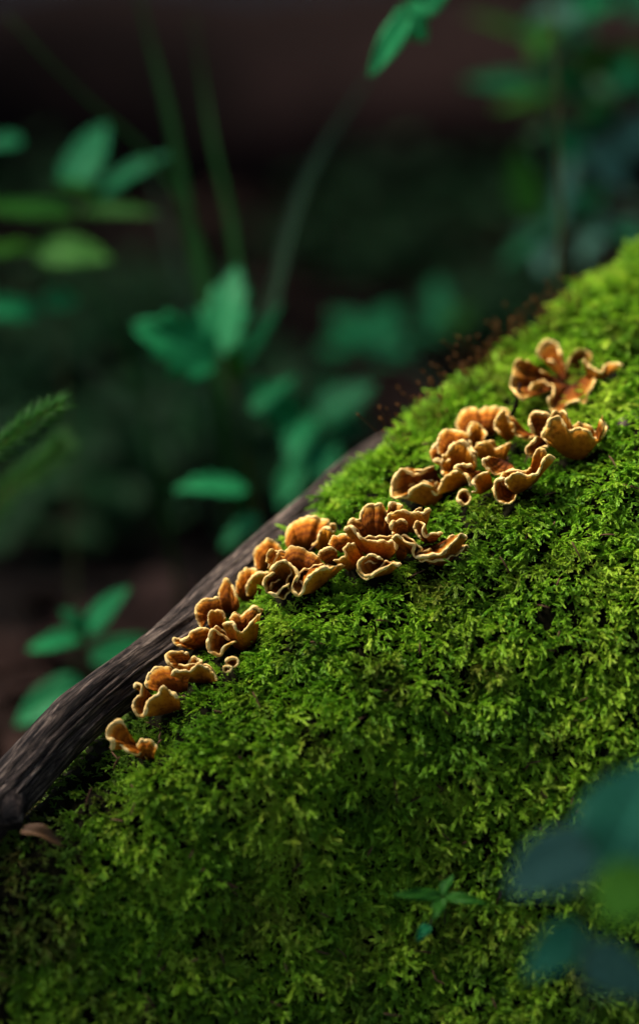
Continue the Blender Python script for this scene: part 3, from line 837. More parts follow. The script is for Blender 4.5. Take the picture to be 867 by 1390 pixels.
# ------------------------------------------------------------------ stick
def build_stick():
    pts = [(-90, 1160, -0.04, 42), (-25, 1105, -0.03, 40), (30, 1054, -0.02, 39), (95, 990, -0.008, 38), (170, 925, 0.012, 38), (260, 855, 0.034, 36),
           (340, 770, 0.058, 34), (420, 700, 0.082, 31), (490, 640, 0.11, 28), (540, 606, 0.135, 25), (600, 585, 0.165, 21), (660, 590, 0.20, 15)]
    P = catmull(np.array([list(at(a, b, c)) for a, b, c, r in pts]), 240)
    r0 = np.interp(np.linspace(0, 1, 240), np.linspace(0, 1, len(pts)), [r * 0.000346 for *_, r in pts])
    sides = 72
    V, F = tube_geo(P, r0, sides)
    V = np.array(V); C = np.zeros((len(V), 3))
    s = np.concatenate([[0], np.cumsum(np.linalg.norm(np.diff(P, axis=0), axis=1))])
    for i in range(240):
        for k in range(sides):
            j = i * sides + k; th = 2 * math.pi * k / sides + 0.5 * n3((s[i] * 5, 0, 0))
            cx, cy = math.cos(th), math.sin(th)
            C[j] = (cx * 0.5, cy * 0.5, s[i] * 3.6)
            rid = 1.2 * n3((cx * 4.0, cy * 4.0, s[i] * 10), 1) + 0.8 * n3((cx * 10, cy * 10, s[i] * 26), 1) - 1.6 * max(0, 0.14 - abs(n3((cx * 3.2 + 4, cy * 3.2, s[i] * 8), 1))) / 0.14
            lump = n3((cx * 0.9, cy * 0.9, s[i] * 16), 1)
            d = 0.00095 * rid + 0.0030 * lump
            rad = V[j] - P[i]; rl = np.linalg.norm(rad)
            V[j] = P[i] + rad / rl * (rl + d)
    for j in range(240 * sides, len(V)): C[j] = (0, 0, s[0])
    o = mesh_obj('fallen_stick', V, F, M_STICK, None, True, P[120], C)
    tag(o, 'grey-brown weathered stick lying behind the row of fungi', 'stick')
    # its knotty broken stub
    K0 = np.array(at(14, 1080, -0.030)); K1 = np.array(at(14, 1122, -0.040))
    pk = catmull([K0 + (K0 - K1) * .2, 0.5 * (K0 + K1), K1], 16)
    v, f = tube_geo(pk, np.array([.0088 - .004 * (i / 15) ** 2 for i in range(16)]), 24)
    v = np.array([p + 0.0022 * np.array([n3(p, 90), n3(p + 5, 90), n3(p + 9, 90)]) for p in v])
    mesh_obj('branch_stub', v, f, M_STICK, o, True, P[120], v * 4)
    return o
build_stick()

# ------------------------------------------------------------------ leaves and plants
def leaf_geo(A, B, wid, face, serr=0.0, nser=9, fold=0.18, curl=0.12, shape=0.42, seed=0, wave=0.03, lobe=0.0):
    """Leaf blade from A (stalk end) to B (tip) in metres, face ~ normal."""
    A = np.array(A, float); B = np.array(B, float); face = np.array(face, float)
    ax = B - A; L = np.linalg.norm(ax); ax /= L
    nrm = face - ax * (face @ ax); nrm /= np.linalg.norm(nrm); sd = cross3(ax, nrm)
    nl, nw = 36, 8
    V, C = [], []
    tone = random.random() * 0.55
    for i in range(nl + 1):
        t = i / nl
        wv = (t ** shape) * ((1 - t) ** (1.0 - 0.35 * shape)) * 1.75
        wv = min(wv, 1.0) if t < 0.9 else wv
        wv *= 1 + serr * (((t * nser) % 1.0) - 0.5) + lobe * math.sin(t * 16 + seed)
        c = A + ax * L * t + nrm * (-curl * L * (t - 0.5) ** 2 + 0.25 * curl * L)
        for k in range(-nw // 2, nw // 2 + 1):
            q = k / (nw / 2)
            vein = abs(math.sin((t * nser - abs(q) * 1.2) * math.pi))
            off = fold * abs(q) * wid * 0.5 * wv + wave * wid * math.sin(t * 9 + q * 2 + seed) * q - 0.02 * wid * vein ** 6
            V.append(c + sd * q * wid * 0.5 * wv + nrm * off)
            C.append((abs(q), t, tone))
    w = nw + 1
    F = [(i * w + k, i * w + k + 1, (i + 1) * w + k + 1, (i + 1) * w + k) for i in range(nl) for k in range(nw)]
    o = len(V)                                  # a real thickness
    V2 = [np.array(v) - nrm * 0.00025 for v in V]
    edge = [i * w for i in range(nl + 1)] + [nl * w + k for k in range(1, w)] + [i * w + w - 1 for i in range(nl - 1, -1, -1)] + [k for k in range(w - 2, 0, -1)]
    F += [tuple(o + i for i in reversed(f)) for f in F]
    F += [(edge[i], edge[(i + 1) % len(edge)], o + edge[(i + 1) % len(edge)], o + edge[i]) for i in range(len(edge))]
    return np.array(V + V2), F, np.array(C + C)

FACE = np.array([-0.15, -0.62, 0.77])
PX = FRAME_W / 867
def plant(name, label, cat, root_px, w, stems, leaves, leaf_mat=M_LEAF, stem_mat=M_STEM, group=None, stem_r=0.0012, root=None, **lk):
    """stems: list of px polylines (x,y,dw); leaves: (ax,ay,bx,by,width px,dw a,dw b,face or None)."""
    base = at(root_px[0], root_px[1], w) if root is None else Vector(root)
    if root is None: base.z = ground_z(base.x, base.y)
    e = empty(name, base)
    tag(e, label, cat, group)
    for si, st in enumerate(stems):
        P = [list(at(x, y, w + d)) for x, y, d in st]
        if si == 0: P = P + [list(base - Vector((0, 0, 0.01)))]
        c = catmull(P, 40)
        v, f = tube_geo(c, np.linspace(stem_r * 0.55, stem_r, 40), 7)
        mesh_obj('stem', v, f, stem_mat, e, True, base)
    for k, lf in enumerate(leaves):
        ax_, ay, bx, by, wd, da, db = lf[:7]
        face = FACE + rng.normal(0, 0.22, 3) if len(lf) < 8 or lf[7] is None else np.array(lf[7])
        mat = lf[8] if len(lf) > 8 else leaf_mat
        d = (DIST + w) / DIST
        v, f, c = leaf_geo(at(ax_, ay, w + da), at(bx, by, w + db), wd * PX * d, face, seed=k * 1.7, **lk)
        mesh_obj('leaf', v, f, mat, e, True, base, c)
    return e

def blade(name, label, pts, wid, mat, group, face=None):
    """A grass blade: px polyline (x, y, w) from the tip down; its foot runs into the ground."""
    P = [np.array(at(*p)) for p in pts]
    d = P[-1] - P[-2]; d /= np.linalg.norm(d)
    foot = P[-1].copy(); gz = ground_z(foot[0], foot[1])
    if foot[2] > gz:
        foot = foot + d * 0.05; foot = np.array([foot[0] + d[0] * 0.05, foot[1] + 0.02, ground_z(foot[0], foot[1]) - 0.01]); P.append(foot)
    c = even(catmull(P, 60)); n = len(c)
    tan = np.gradient(c, axis=0); tan /= np.linalg.norm(tan, axis=1)[:, None]
    V, C = [], []
    tone = random.random() * .5
    for i in range(n):
        t = i / (n - 1)
        fc = np.array([0.25, -0.85, 0.35]) if face is None else np.array(face)
        sd = cross3(tan[i], fc); sd /= np.linalg.norm(sd); nr = cross3(sd, tan[i])
        wv = wid * min(1, 0.08 + t * 3.2) * (1 - 0.25 * t)
        for q in (-1, -0.5, 0, 0.5, 1):
            V.append(c[i] + sd * q * wv / 2 + nr * abs(q) * wv * 0.22); C.append((abs(q), t, tone))
    F = [(i * 5 + k, i * 5 + k + 1, (i + 1) * 5 + k + 1, (i + 1) * 5 + k) for i in range(n - 1) for k in range(4)]
    o = mesh_obj(name, V, F, mat, None, True, c[-1], C)
    md = o.modifiers.new('thickness', 'SOLIDIFY'); md.thickness = 0.0003
    return tag(o, label, 'grass', group)

# sapling behind the stick: two toothed leaves up, one long narrow, low leaves at its foot
plant('seedling', 'young plant with toothed teal leaves rising behind the stick', 'plant', (352, 700), 0.30,
      [[(300, 478, 0), (312, 520, 0), (330, 600, 0.01), (348, 680, 0.02)], [(318, 480, 0.0), (318, 520, 0.0), (328, 590, 0.01)], [(330, 500, 0), (325, 560, 0.0)], [(330, 660, 0), (345, 680, .01)]],
      [(292, 492, 180, 440, 112, 0, -.02, (-.1, -.75, .6)), (296, 484, 322, 360, 88, 0, .02, (-.25, -.8, .5)), (322, 498, 384, 408, 26, 0, .0), (328, 520, 312, 468, 30, 0, -.01, None, M_LEAF_BRIGHT),
       (334, 662, 236, 664, 62, 0, -.02), (346, 560, 400, 510, 50, .02, .05), (350, 700, 300, 745, 40, 0, .0)],
      serr=0.5, nser=4)
plant('seedling', 'dim broad-leaved plant right of the teal sapling, above the stick', 'plant', (425, 650), 0.42,
      [[(420, 560, 0), (425, 620, 0)], [(440, 560, 0), (428, 620, 0)]],
      [(405, 575, 335, 520, 72, 0, -.02), (420, 565, 395, 628, 60, 0, -.03), (432, 570, 510, 520, 86, 0, 0), (440, 590, 505, 575, 66, 0, 0), (415, 620, 380, 690, 50, 0, -.02), (430, 600, 450, 660, 60, 0, -.03)],
      M_LEAF, serr=0.5, nser=5)
# leafy shrub at the left
plant('shrub', 'leafy shrub with light green oval leaves at the left edge', 'shrub', (95, 640), 0.40,
      [[(98, 300, 0), (90, 380, 0), (85, 480, .02), (95, 620, .03)], [(140, 238, 0), (110, 275, 0), (96, 320, 0)], [(20, 390, 0), (60, 380, 0), (88, 420, 0)]],
      [(98, 258, 145, 165, 78, 0, .02, None, M_LEAF), (135, 262, 232, 208, 52, 0, -.02, None, M_LEAF), (135, 262, 72, 248, 28, 0, -.02), (100, 290, -40, 285, 58, 0, -.02),
       (52, 338, 152, 352, 66, -.01, -.03), (110, 285, 214, 290, 34, 0, -.02), (52, 338, -30, 345, 52, 0, -.02), (60, 405, 108, 410, 42, 0, 0, None, M_LEAF), (50, 420, -45, 425, 55, 0, -.02, None, M_LEAF),
       (30, 190, -30, 200, 40, 0, 0, None, M_LEAF)],
      M_LEAF_BRIGHT, serr=.3, nser=6)
# pair of leaves hanging in from the top
plant('twig_with_leaves', 'two pointed teal leaves hanging in from the top edge', 'twig', (700, 300), 0.20,
      [[(552, 22, 0), (556, -25, 0), (620, -160, .03), (720, -100, .05), (760, 250, .06), (760, 330, .06)]],
      [(550, 22, 501, 104, 44, 0, -.005, (.1, -.85, .4)), (545, 6, 578, 56, 62, 0, 0, (-.3, -.9, .2)), (556, 10, 612, -22, 66, 0, 0, (.1, -.9, .3))], M_LEAF)
# shrub at the upper right
plant('shrub', 'blurred blue-green leafy shrub filling the top right corner', 'shrub', (790, 560), 0.62,
      [[(850, 20, 0), (830, 120, 0), (800, 260, 0), (785, 420, 0)], [(690, 0, 0), (740, 60, 0), (820, 150, 0)], [(700, 250, 0), (760, 280, 0), (795, 320, 0)]],
      [(720, 50, 630, 20, 34, 0, 0, None, M_LEAF_BRIGHT), (790, 60, 700, 45, 50, 0, 0), (740, 118, 626, 112, 58, 0, -.02), (800, 130, 720, 70, 60, 0, 0), (800, 20, 770, -60, 60, 0, 0),
       (820, 110, 880, 60, 80, 0, 0, None, M_LEAF_BRIGHT), (820, 60, 760, 110, 60, 0, 0, None, M_LEAF_BRIGHT), (720, 295, 700, 200, 60, 0, 0, None, M_LEAF_BRIGHT), (790, 220, 745, 165, 60, 0, 0),
       (800, 190, 850, 260, 70, 0, 0, None, M_LEAF_GLOSS), (790, 260, 740, 300, 60, 0, 0), (800, 280, 850, 330, 70, 0, 0, None, M_LEAF_GLOSS), (840, 200, 900, 160, 80, 0, 0, None, M_LEAF_GLOSS),
       (830, 130, 790, 180, 60, 0, 0), (850, 100, 900, 130, 70, 0, 0), (780, 300, 820, 250, 50, 0, 0), (760, 30, 820, -30, 70, 0, 0), (850, 20, 900, -20, 80, 0, 0)]
      + [(x_, y_, x_ + random.gauss(-10, 45), y_ + random.gauss(10, 40), random.uniform(34, 62), random.uniform(-.08, .12), random.uniform(-.08, .12), None, random.choice([M_LEAF, M_LEAF, M_LEAF_GLOSS, M_LEAF_BRIGHT]))
         for x_, y_ in [(random.uniform(715, 870), random.uniform(-20, 330)) for _q in range(26)]], M_LEAF, group=None, serr=.25, nser=6)
plant('seedling', 'soft green seedling leaf standing alone below the dark log', 'plant', (600, 500), 0.75,
      [[(598, 430, 0), (600, 470, 0)]], [(598, 440, 592, 375, 44, 0, .02), (598, 445, 640, 420, 40, 0, 0, None, M_LEAF_BRIGHT), (598, 450, 560, 450, 40, 0, 0)], M_LEAF)
plant('seedling', 'dim low green plant on the floor left of the moss crest', 'plant', (500, 520), 0.70,
      [[(500, 470, 0), (500, 500, 0)]], [(498, 470, 450, 420, 70, 0, .03), (500, 470, 540, 410, 60, 0, .03), (495, 480, 430, 470, 60, 0, 0), (505, 480, 560, 470, 70, 0, 0)], M_LEAF)
# lower left trefoil
plant('seedling', 'three-leaved green seedling at left above the stick', 'plant', (130, 960), 0.27,
      [[(118, 858, 0), (122, 900, 0), (125, 940, 0)], [(100, 862, -.01), (118, 866, 0), (122, 890, 0)]],
      [(118, 858, 176, 796, 46, 0, -.01), (120, 858, 82, 826, 34, 0, .0), (108, 864, 36, 884, 42, 0, -.02), (122, 895, 215, 868, 50, .03, .05), (112, 925, 20, 985, 72, .0, -.01, (-.3, -.7, .5))], M_LEAF, serr=0.1)
# foreground lower right, far out of focus
plant('foreground_plant', 'large blurred blue-green leaves close to the lens at lower right', 'plant', (800, 1390), -0.25,
      [[(800, 1140, 0), (795, 1230, 0), (790, 1330, 0), (800, 1450, 0)], [(832, 1020, 0.12), (812, 1065, 0.09), (785, 1130, 0.05), (790, 1200, 0)]],
      [(806, 1150, 686, 1212, 138, 0, 0, (-.2, -.5, .85)), (822, 1190, 905, 1025, 190, .01, .02, (-.1, -.45, .9), M_LEAF_NEAR), (808, 1226, 930, 1200, 120, -.03, -.03, (-.2, -.5, .85), M_LEAF_LIME), (795, 1262, 712, 1330, 90, .02, 0, (0, -.5, .85), M_LEAF_NEAR), (790, 1300, 890, 1350, 110, 0, 0, (0, -.5, .85))],
      M_LEAF_GLOSS, stem_r=0.0013, stem_mat=M_STEM)
hs = hit(604, 1235)
plant('seedling', 'small four-leaved green seedling on the moss near the bottom', 'plant', (604, 1240), hit_w(600, 1215, -.05) - 0.032,
      [[(600, 1216, 0), (602, 1228, 0.004)], [(600, 1216, 0), (590, 1240, 0.002), (578, 1268, 0)]],
      [(598, 1216, 532, 1216, 22, 0, -.006), (602, 1217, 662, 1228, 20, 0, -.006), (600, 1215, 616, 1188, 22, 0, .006), (599, 1218, 588, 1250, 24, 0, -.008), (582, 1256, 566, 1278, 22, 0, -.004, None, M_LEAF)],
      M_LEAF_BRIGHT, stem_r=0.0006, root=hs, curl=0.35, wave=.08)

# grass
GB = 'grass stalks behind the stick'
blade('grass_blade', 'wide grey-green grass blade leaning right to left behind the sapling', [(512, 85, .42), (425, 225, .38), (395, 300, .35), (368, 410, .32), (335, 500, .30), (322, 600, .30)], 0.0085, M_DRYGRASS, GB)
blade('grass_blade', 'dark green grass blade rising upright to the top edge', [(180, -40, .36), (205, 60, .36), (228, 150, .35), (255, 300, .34), (275, 400, .33), (300, 560, .32)], 0.0085, M_GRASS, GB)
blade('grass_blade', 'thin dark grass stalk just right of the upright blade', [(262, 20, .38), (275, 110, .38), (290, 200, .36), (312, 300, .35), (322, 380, .34), (330, 560, .33)], 0.0055, M_GRASS, GB)
blade('grass_blade', 'thin grass stalk slanting down from the top left corner', [(10, 20, .30), (60, 75, .30), (120, 135, .31), (185, 192, .32), (260, 300, .33), (310, 480, .34)], 0.0036, M_GRASS, GB)
blade('grass_blade', 'pale brownish grass stalk left of the sapling', [(190, 190, .50), (218, 280, .48), (240, 370, .46), (258, 440, .45), (285, 560, .44)], 0.0055, M_DRYGRASS, GB)
blade('grass_blade', 'dim thin stalk crossing the shrub at left', [(98, 310, .3), (128, 380, .31), (160, 450, .32), (185, 520, .33), (215, 640, .34)], 0.0030, M_GRASS, GB)
blade('grass_blade', 'dim slanting stalk low at left', [(20, 400, .46), (90, 470, .46), (150, 530, .46), (230, 600, .46)], 0.0055, M_DRYGRASS, GB)
blade('grass_blade', 'faint broad blade bending over the floor left of the moss', [(400, 505, .6), (470, 480, .6), (560, 495, .6), (600, 540, .6)], 0.006, M_DRYGRASS, GB)

# spruce twigs at the left edge
def spruce(label, pts, wt, nl, mat):
    P = catmull(np.array([list(at(x, y, w)) for x, y, w in pts]), 60)
    foot = Vector(P[0]); foot.z = ground_z(foot.x, foot.y)
    e = empty('spruce_twig', P[0])
    tag(e, label, 'twig', 'spruce twigs at the left edge')
    v, f = tube_geo(P, np.linspace(wt, wt * .5, 60), 7)
    mesh_obj('stem', v, f, M_STEM_BROWN, e, True, P[0])
    V, F, C = [], [], []
    tan = np.gradient(P, axis=0); tan /= np.linalg.norm(tan, axis=1)[:, None]
    for q in range(300):
        i = int(59 * (q / 300)); th = q * 2.399
        u = cross3(tan[i], [0.1, .9, .3]); u /= np.linalg.norm(u); vv = cross3(tan[i], u)
        d = tan[i] * 0.85 + (math.cos(th) * u + math.sin(th) * vv) * 0.8; d /= np.linalg.norm(d)
        L = nl * (0.75 + .4 * random.random()) * (0.6 + .4 * min(1, (60 - i) / 12))
        v, f = tube_geo([P[i], P[i] + d * L * .5, P[i] + d * L + tan[i] * L * .12], [.0004, .00042, .0001], 4)
        o = len(V); V += v.tolist(); F += [tuple(k + o for k in g) for g in f]; C += [(0.6, .5, random.random() * .5)] * len(v)
    nd = mesh_obj('needles', V, F, mat, e, True, P[0], C); nd['kind'] = 'stuff'
    return e
spruce('dark green spruce twig tip poking in at the left edge', [(-140, 690, .10), (-60, 640, .09), (0, 606, .08), (40, 575, .075), (88, 545, .07)], .0011, .0115, M_NEEDLE)
spruce('blurred yellow-green spruce twig below the sharper one at left', [(-120, 800, .26), (-40, 720, .25), (20, 660, .24), (60, 630, .235), (88, 600, .23)], .0014, .017, M_NEEDLE)

# a dry curled leaf and black twigs on the mound
def dry_leaf():
    h = hit(72, 1150)
    base = np.array(h if h is not None else at(72, 1150, -.02))
    f = np.array(FWD)
    w0 = (Vector(base) - CAM).dot(FWD) - DIST
    A, B = at(28, 1128, w0 - .010), at(86, 1150, w0 - .012)
    v, fc, c = leaf_geo(A, B, 0.009, (0.5, -.5, .6), fold=0.9, curl=0.5, seed=2, wave=.1)
    o = mesh_obj('dry_leaf', v, fc, M_DRY, None, True, np.array(A), c)
    tag(o, 'curled dry brown leaf lying under the stick at lower left', 'leaf')
dry_leaf()
def twig(label, pts, r, mat):
    P = catmull(np.array([list(at(*p)) for p in pts]), 24)
    P = P + np.array([[n3(p, 160) * .0008, 0, n3(p + 4, 160) * .0008] for p in P])
    v, f = tube_geo(P, np.linspace(r, r * .6, 24), 8)
    o = mesh_obj('twig', v, f, mat, None, True, P[0])
    tag(o, label, 'twig')
w_ = hit_w(697, 560, .08)
twig('short black twig standing under the highest fungus', [(694, 575, w_ + .002), (697, 556, w_ - .008), (702, 540, w_ - .012), (706, 520, w_ - .010)], .0014, M_LOGBARK)
w_ = hit_w(520, 1290, -.08)

# bark showing through the moss at the right edge
def bark_chip(label, px, py, wpx, hpx, rot):
    h = hit(px, py); w0 = (h - CAM).dot(FWD) - DIST - .011
    c0 = np.array(at(px, py, w0)); V, C = [], []
    rx, up = np.array(RIGHT), np.array(UP)
    n = 14
    for j in range(n):
        for i in range(n):
            a, b = (i / (n - 1) - .5), (j / (n - 1) - .5)
            k = 1 - 0.35 * (abs(a) * 2) ** 2 * random.random()
            x = a * wpx * PX; y = b * hpx * PX * k
            xr = x * math.cos(rot) - y * math.sin(rot); yr = x * math.sin(rot) + y * math.cos(rot)
            p = c0 + rx * xr + up * yr
            p = p + np.array(FWD) * (-0.002 * math.cos(a * 3) + 0.0018 * n3(p, 220) + b * 0.006)
            V.append(p)
    F = [(j * n + i, j * n + i + 1, (j + 1) * n + i + 1, (j + 1) * n + i) for j in range(n - 1) for i in range(n - 1)]
    o = mesh_obj('bark_chip', V, F, M_STICK, None, True, c0, (np.array(V) - c0) * 9)
    md = o.modifiers.new('thickness', 'SOLIDIFY'); md.thickness = 0.003
    tag(o, label, 'bark')
bark_chip('grey-brown bark chip showing through the moss at the right edge', 852, 570, 34, 12, .35)

# ------------------------------------------------------------------ background: fallen log, litter, added shade trees
def build_back_log():
    pts = [(-2.6, 2.6, .09), (-1.2, 2.42, .09), (0.0, 2.32, .09), (1.2, 2.36, .09), (2.8, 2.5, .08)]
    P = catmull(np.array(pts), 90)
    V, F = tube_geo(P, np.linspace(.185, .165, 90), 40)
    V = np.array([v + np.array([0, n3(v, 3) * .03, n3(v + 3, 4) * .03 + .008 * n3(v, 20)]) for v in V])
    o = mesh_obj('fallen_log', V, F, M_LOGBARK, None, True, P[45])
    tag(o, 'dark reddish-brown fallen log lying across the far background', 'log')
build_back_log()

def build_litter():
    V, F, C = [], [], []
    for _ in range(2600):
        y = 0.28 + 4.6 * random.random() ** 1.4; x = random.gauss(0, 0.35 + 0.33 * y)
        z = ground_z(x, y) + 0.004 + .012 * random.random()
        L = .03 + .05 * random.random(); th = random.random() * 6.28
        ax = np.array([math.cos(th), math.sin(th), random.gauss(0, .25)]); ax /= np.linalg.norm(ax)
        sd = cross3([random.gauss(0, .3), random.gauss(0, .3), 1], ax); sd /= np.linalg.norm(sd); nr = cross3(ax, sd)
        p = np.array([x, y, z]); o = len(V); tone = random.random() * .8
        for t, wv in ((0, .05), (.3, .5), (.65, .5), (1, .03)):
            for q in (-1, 0, 1):
                V.append(p + ax * L * (t - .5) + sd * q * L * .5 * wv + nr * (L * .22 * abs(q) * wv + L * .25 * (t - .5) ** 2)); C.append((.5, t, tone))
        F += [(o + i * 3 + k, o + i * 3 + k + 1, o + i * 3 + k + 4, o + i * 3 + k + 3) for i in range(3) for k in range(2)]
    o = mesh_obj('leaf_litter', V, F, M_LITTER, None, True, None, C)
    tag(o, 'brown dead leaves scattered over the forest floor', 'leaf litter', kind='stuff')
build_litter()

def tree(label, x, y, h, r, crown_r, crown_z, n, seed):  # unseen tree, added so its crown blocks sun and sky light
    rr = random.Random(seed)
    e = empty('shade_tree', (x, y, ground_z(x, y)))
    tag(e, label, 'tree', 'unseen trees added to shade the scene')
    P = catmull([(x, y, -.1), (x + .1, y, h * .35), (x - .05, y + .1, h * .7), (x, y, h)], 30)
    v, f = tube_geo(P, np.linspace(r, r * .25, 30) * (1 + .5 * np.exp(-np.linspace(0, 1, 30) * 18)), 20)
    v = np.array([p + .02 * np.array([n3(p, 5), n3(p + 3, 5), 0]) for p in v])
    mesh_obj('trunk', v, f, M_LOGBARK, e, True, e.location)
    for k in range(9):
        a = k * 2.4; z0 = crown_z[0] + (crown_z[1] - crown_z[0]) * k / 9
        q = np.array([x, y, z0]); d = np.array([math.cos(a), math.sin(a), .15])
        v, f = tube_geo(catmull([q, q + d * crown_r * .45, q + d * crown_r * .85 + [0, 0, -.15]], 12), np.linspace(r * .25, r * .05, 12), 7)
        mesh_obj('limb', v, f, M_LOGBARK, e, True, e.location)
    V, F, C = [], [], []
    for _ in range(n):
        a = rr.random() * 6.283; q = math.sqrt(rr.random()) * crown_r * (0.85 + .3 * math.sin(a * 5 + seed))
        p = np.array([x + math.cos(a) * q, y + math.sin(a) * q, crown_z[0] + (crown_z[1] - crown_z[0]) * rr.random() * (1 - .4 * q / crown_r)])
        p += np.array([n3(p, .9), n3(p + 4, .9), n3(p + 8, .9)]) * .35
        u = np.array([rr.gauss(0, 1), rr.gauss(0, 1), rr.gauss(0, .4)]); u /= np.linalg.norm(u)
        vv = cross3(u, [rr.gauss(0, .5), rr.gauss(0, .5), 1]); vv /= np.linalg.norm(vv)
        L = .10 + .10 * rr.random(); o = len(V)
        V += [p - u * L, p + vv * L * .45, p + u * L, p - vv * L * .45]; F.append((o, o + 1, o + 2, o + 3)); C += [(.6, .5, rr.random() * .6)] * 4
    cr = mesh_obj('crown', V, F, M_CROWN, e, True, e.location, C); cr['kind'] = 'stuff'

def ground_cover():
    V, F, C = [], [], []
    for _ in range(1500):
        y = 0.55 + 1.75 * random.random(); x = random.gauss(0.05, 0.16 + 0.2 * y)
        if n3((x + 5, y, 0), 2.6) < 0.16 or math.hypot(x - .1, y - .5) < .1: continue
        z = ground_z(x, y)
        for k in range(3):
            th = random.random() * 6.28; L = .02 + .022 * random.random(); h = .02 + (.05 + .10 * max(0, n3((x, y, 7), 4))) * random.random()
            p = np.array([x + math.cos(th) * .015, y + math.sin(th) * .015, z + h]); ax = np.array([math.cos(th), math.sin(th), random.gauss(.1, .3)]); ax /= np.linalg.norm(ax)
            sd = cross3([0, -.3, 1], ax); sd /= np.linalg.norm(sd); nr = cross3(ax, sd); o = len(V); tone = random.random() * .6
            for t, wv in ((0, .05), (.3, .75), (.65, .7), (1, .03)):
                for q in (-1, 0, 1):
                    V.append(p + ax * L * t + sd * q * L * .5 * wv + nr * (L * .15 * abs(q) - L * .2 * t * t)); C.append((abs(q) * .5 + .3, t, tone))
            F += [(o + i * 3 + j, o + i * 3 + j + 1, o + i * 3 + j + 4, o + i * 3 + j + 3) for i in range(3) for j in range(2)]
            v, f = tube_geo([(x, y, z - .005), tuple(0.5 * (p + np.array([x, y, z]))), tuple(p)], [.0008, .0007, .0006], 4, False)
            o = len(V); V += v.tolist(); F += [tuple(i + o for i in g) for g in f]; C += [(.5, .5, .2)] * len(v)
    o = mesh_obj('ground_cover', V, F, M_COVER, None, True, None, C)
    tag(o, 'dim green low leaves covering the floor behind the stick', 'ground cover', kind='stuff')
ground_cover()

def rear_shade_bush():
    """An unseen bush added out of frame to shade the seedlings and the floor."""
    bx, by = -0.95, 1.25
    e = empty('shade_bush', (bx, by, ground_z(bx, by)))
    tag(e, 'unseen leafy bush added behind to shade the seedlings', 'bush')
    for k in range(7):
        tx, ty, tz = -1.1 + 0.30 * k, 0.62 + 0.25 * (k % 3), 0.95 + 0.12 * (k % 2)
        v, f = tube_geo(catmull([(bx, by, -.03), (bx + .08 * k, by - .02 * k, .62), (0.5 * (bx + tx), 0.5 * (by + ty), .95), (tx, ty, tz)], 24), np.linspace(.014, .004, 24), 8)
        mesh_obj('branch', v, f, M_STEM_BROWN, e, True, e.location)
    V, F, C = [], [], []
    for _ in range(2300):  # leaf layer placed to keep sun and sky off the seedlings
        p = np.array([random.uniform(-1.4, 0.9), 0, random.uniform(.84, 1.30)])
        p[1] = 0.46 + 0.08 * math.sin(p[0] * 5) + 1.75 * random.random()
        p[2] += 0.05 * n3(p, 3)
        th = random.random() * 6.28; L = .05 + .04 * random.random()
        ax = np.array([math.cos(th), math.sin(th), random.gauss(-.2, .25)]); ax /= np.linalg.norm(ax)
        sd = cross3([random.gauss(0, .25), random.gauss(0, .25), 1], ax); sd /= np.linalg.norm(sd); nr = cross3(ax, sd); o = len(V); tone = random.random() * .6
        for t, wv in ((0, .05), (.3, .75), (.65, .75), (1, .03)):
            for q in (-1, 0, 1):
                V.append(p + ax * L * t + sd * q * L * .5 * wv + nr * (L * .12 * abs(q))); C.append((abs(q) * .5 + .3, t, tone))
        F += [(o + i * 3 + j, o + i * 3 + j + 1, o + i * 3 + j + 4, o + i * 3 + j + 3) for i in range(3) for j in range(2)]
    c = mesh_obj('crown', V, F, M_CROWN, e, True, e.location, C); c['kind'] = 'stuff'
rear_shade_bush()

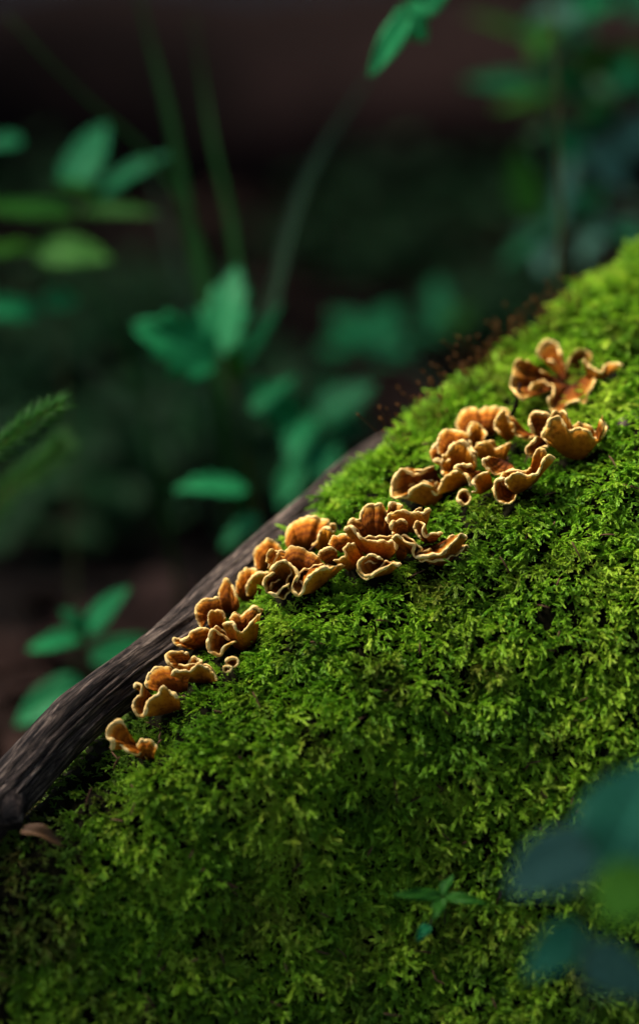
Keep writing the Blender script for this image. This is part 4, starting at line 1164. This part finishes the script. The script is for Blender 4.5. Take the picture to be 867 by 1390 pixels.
def front_shade_bush():
    """A second unseen bush, added to shade the lower moss and leave the crest lit."""
    bx, by = -0.95, -0.75
    e = empty('shade_bush', (bx, by, ground_z(bx, by)))
    tag(e, 'leafy bush left of the photographer arching over the foot of the mound', 'bush')
    for k in range(7):
        tx, ty, tz = -0.9 + 0.24 * k, -0.12 - 0.2 * (k % 2), 0.80 + 0.06 * (k % 3)
        v, f = tube_geo(catmull([(bx, by, -.03), (bx + .03 * k, by + .04 * k, .55), (0.5 * (bx + tx), 0.5 * (by + ty), .80), (tx, ty, tz)], 24), np.linspace(.012, .003, 24), 8)
        mesh_obj('branch', v, f, M_STEM_BROWN, e, True, e.location)
    V, F, C = [], [], []
    for _ in range(1800):  # leaves added up to an edge that shades the lower moss
        p = np.array([random.uniform(-1.2, 0.6), 0, random.uniform(.70, .95)])
        edge = -0.022 + (0.06 if p[0] < -0.5 else 0) + 0.02 * math.sin(p[0] * 21)
        p[1] = edge - 0.34 * random.random()
        th = random.random() * 6.28; L = .045 + .035 * random.random()
        ax = np.array([math.cos(th), math.sin(th), random.gauss(-.2, .2)]); ax /= np.linalg.norm(ax)
        sd = cross3([random.gauss(0, .25), random.gauss(0, .25), 1], ax); sd /= np.linalg.norm(sd); nr = cross3(ax, sd); o = len(V); tone = random.random() * .6
        for t, wv in ((0, .05), (.3, .75), (.65, .75), (1, .03)):
            for q in (-1, 0, 1):
                V.append(p + ax * L * t + sd * q * L * .5 * wv + nr * (L * .12 * abs(q))); C.append((abs(q) * .5 + .3, t, tone))
        F += [(o + i * 3 + j, o + i * 3 + j + 1, o + i * 3 + j + 4, o + i * 3 + j + 3) for i in range(3) for j in range(2)]
    c = mesh_obj('crown', V, F, M_CROWN, e, True, e.location, C); c['kind'] = 'stuff'
front_shade_bush()

tree('unseen broad dense tree added for shade behind the fallen log', 0.5, 5.4, 7, .20, 3.3, (1.8, 4.4), 9000, 1)
tree('unseen dense tree added for shade at the right behind the log', 3.6, 2.6, 7, .18, 2.7, (1.5, 4.2), 8000, 2)
tree('unseen dense tree added for shade at the left beside the log', -2.8, 3.9, 7, .18, 2.4, (1.5, 4.0), 9000, 3)
tree('unseen dense tree added for shade right of the photographer', 2.6, -3.2, 7, .18, 2.6, (1.4, 4.2), 8000, 4)
tree('unseen dense tree added for shade behind the photographer', -1.2, -4.2, 7, .18, 2.8, (1.2, 4.2), 12000, 5)
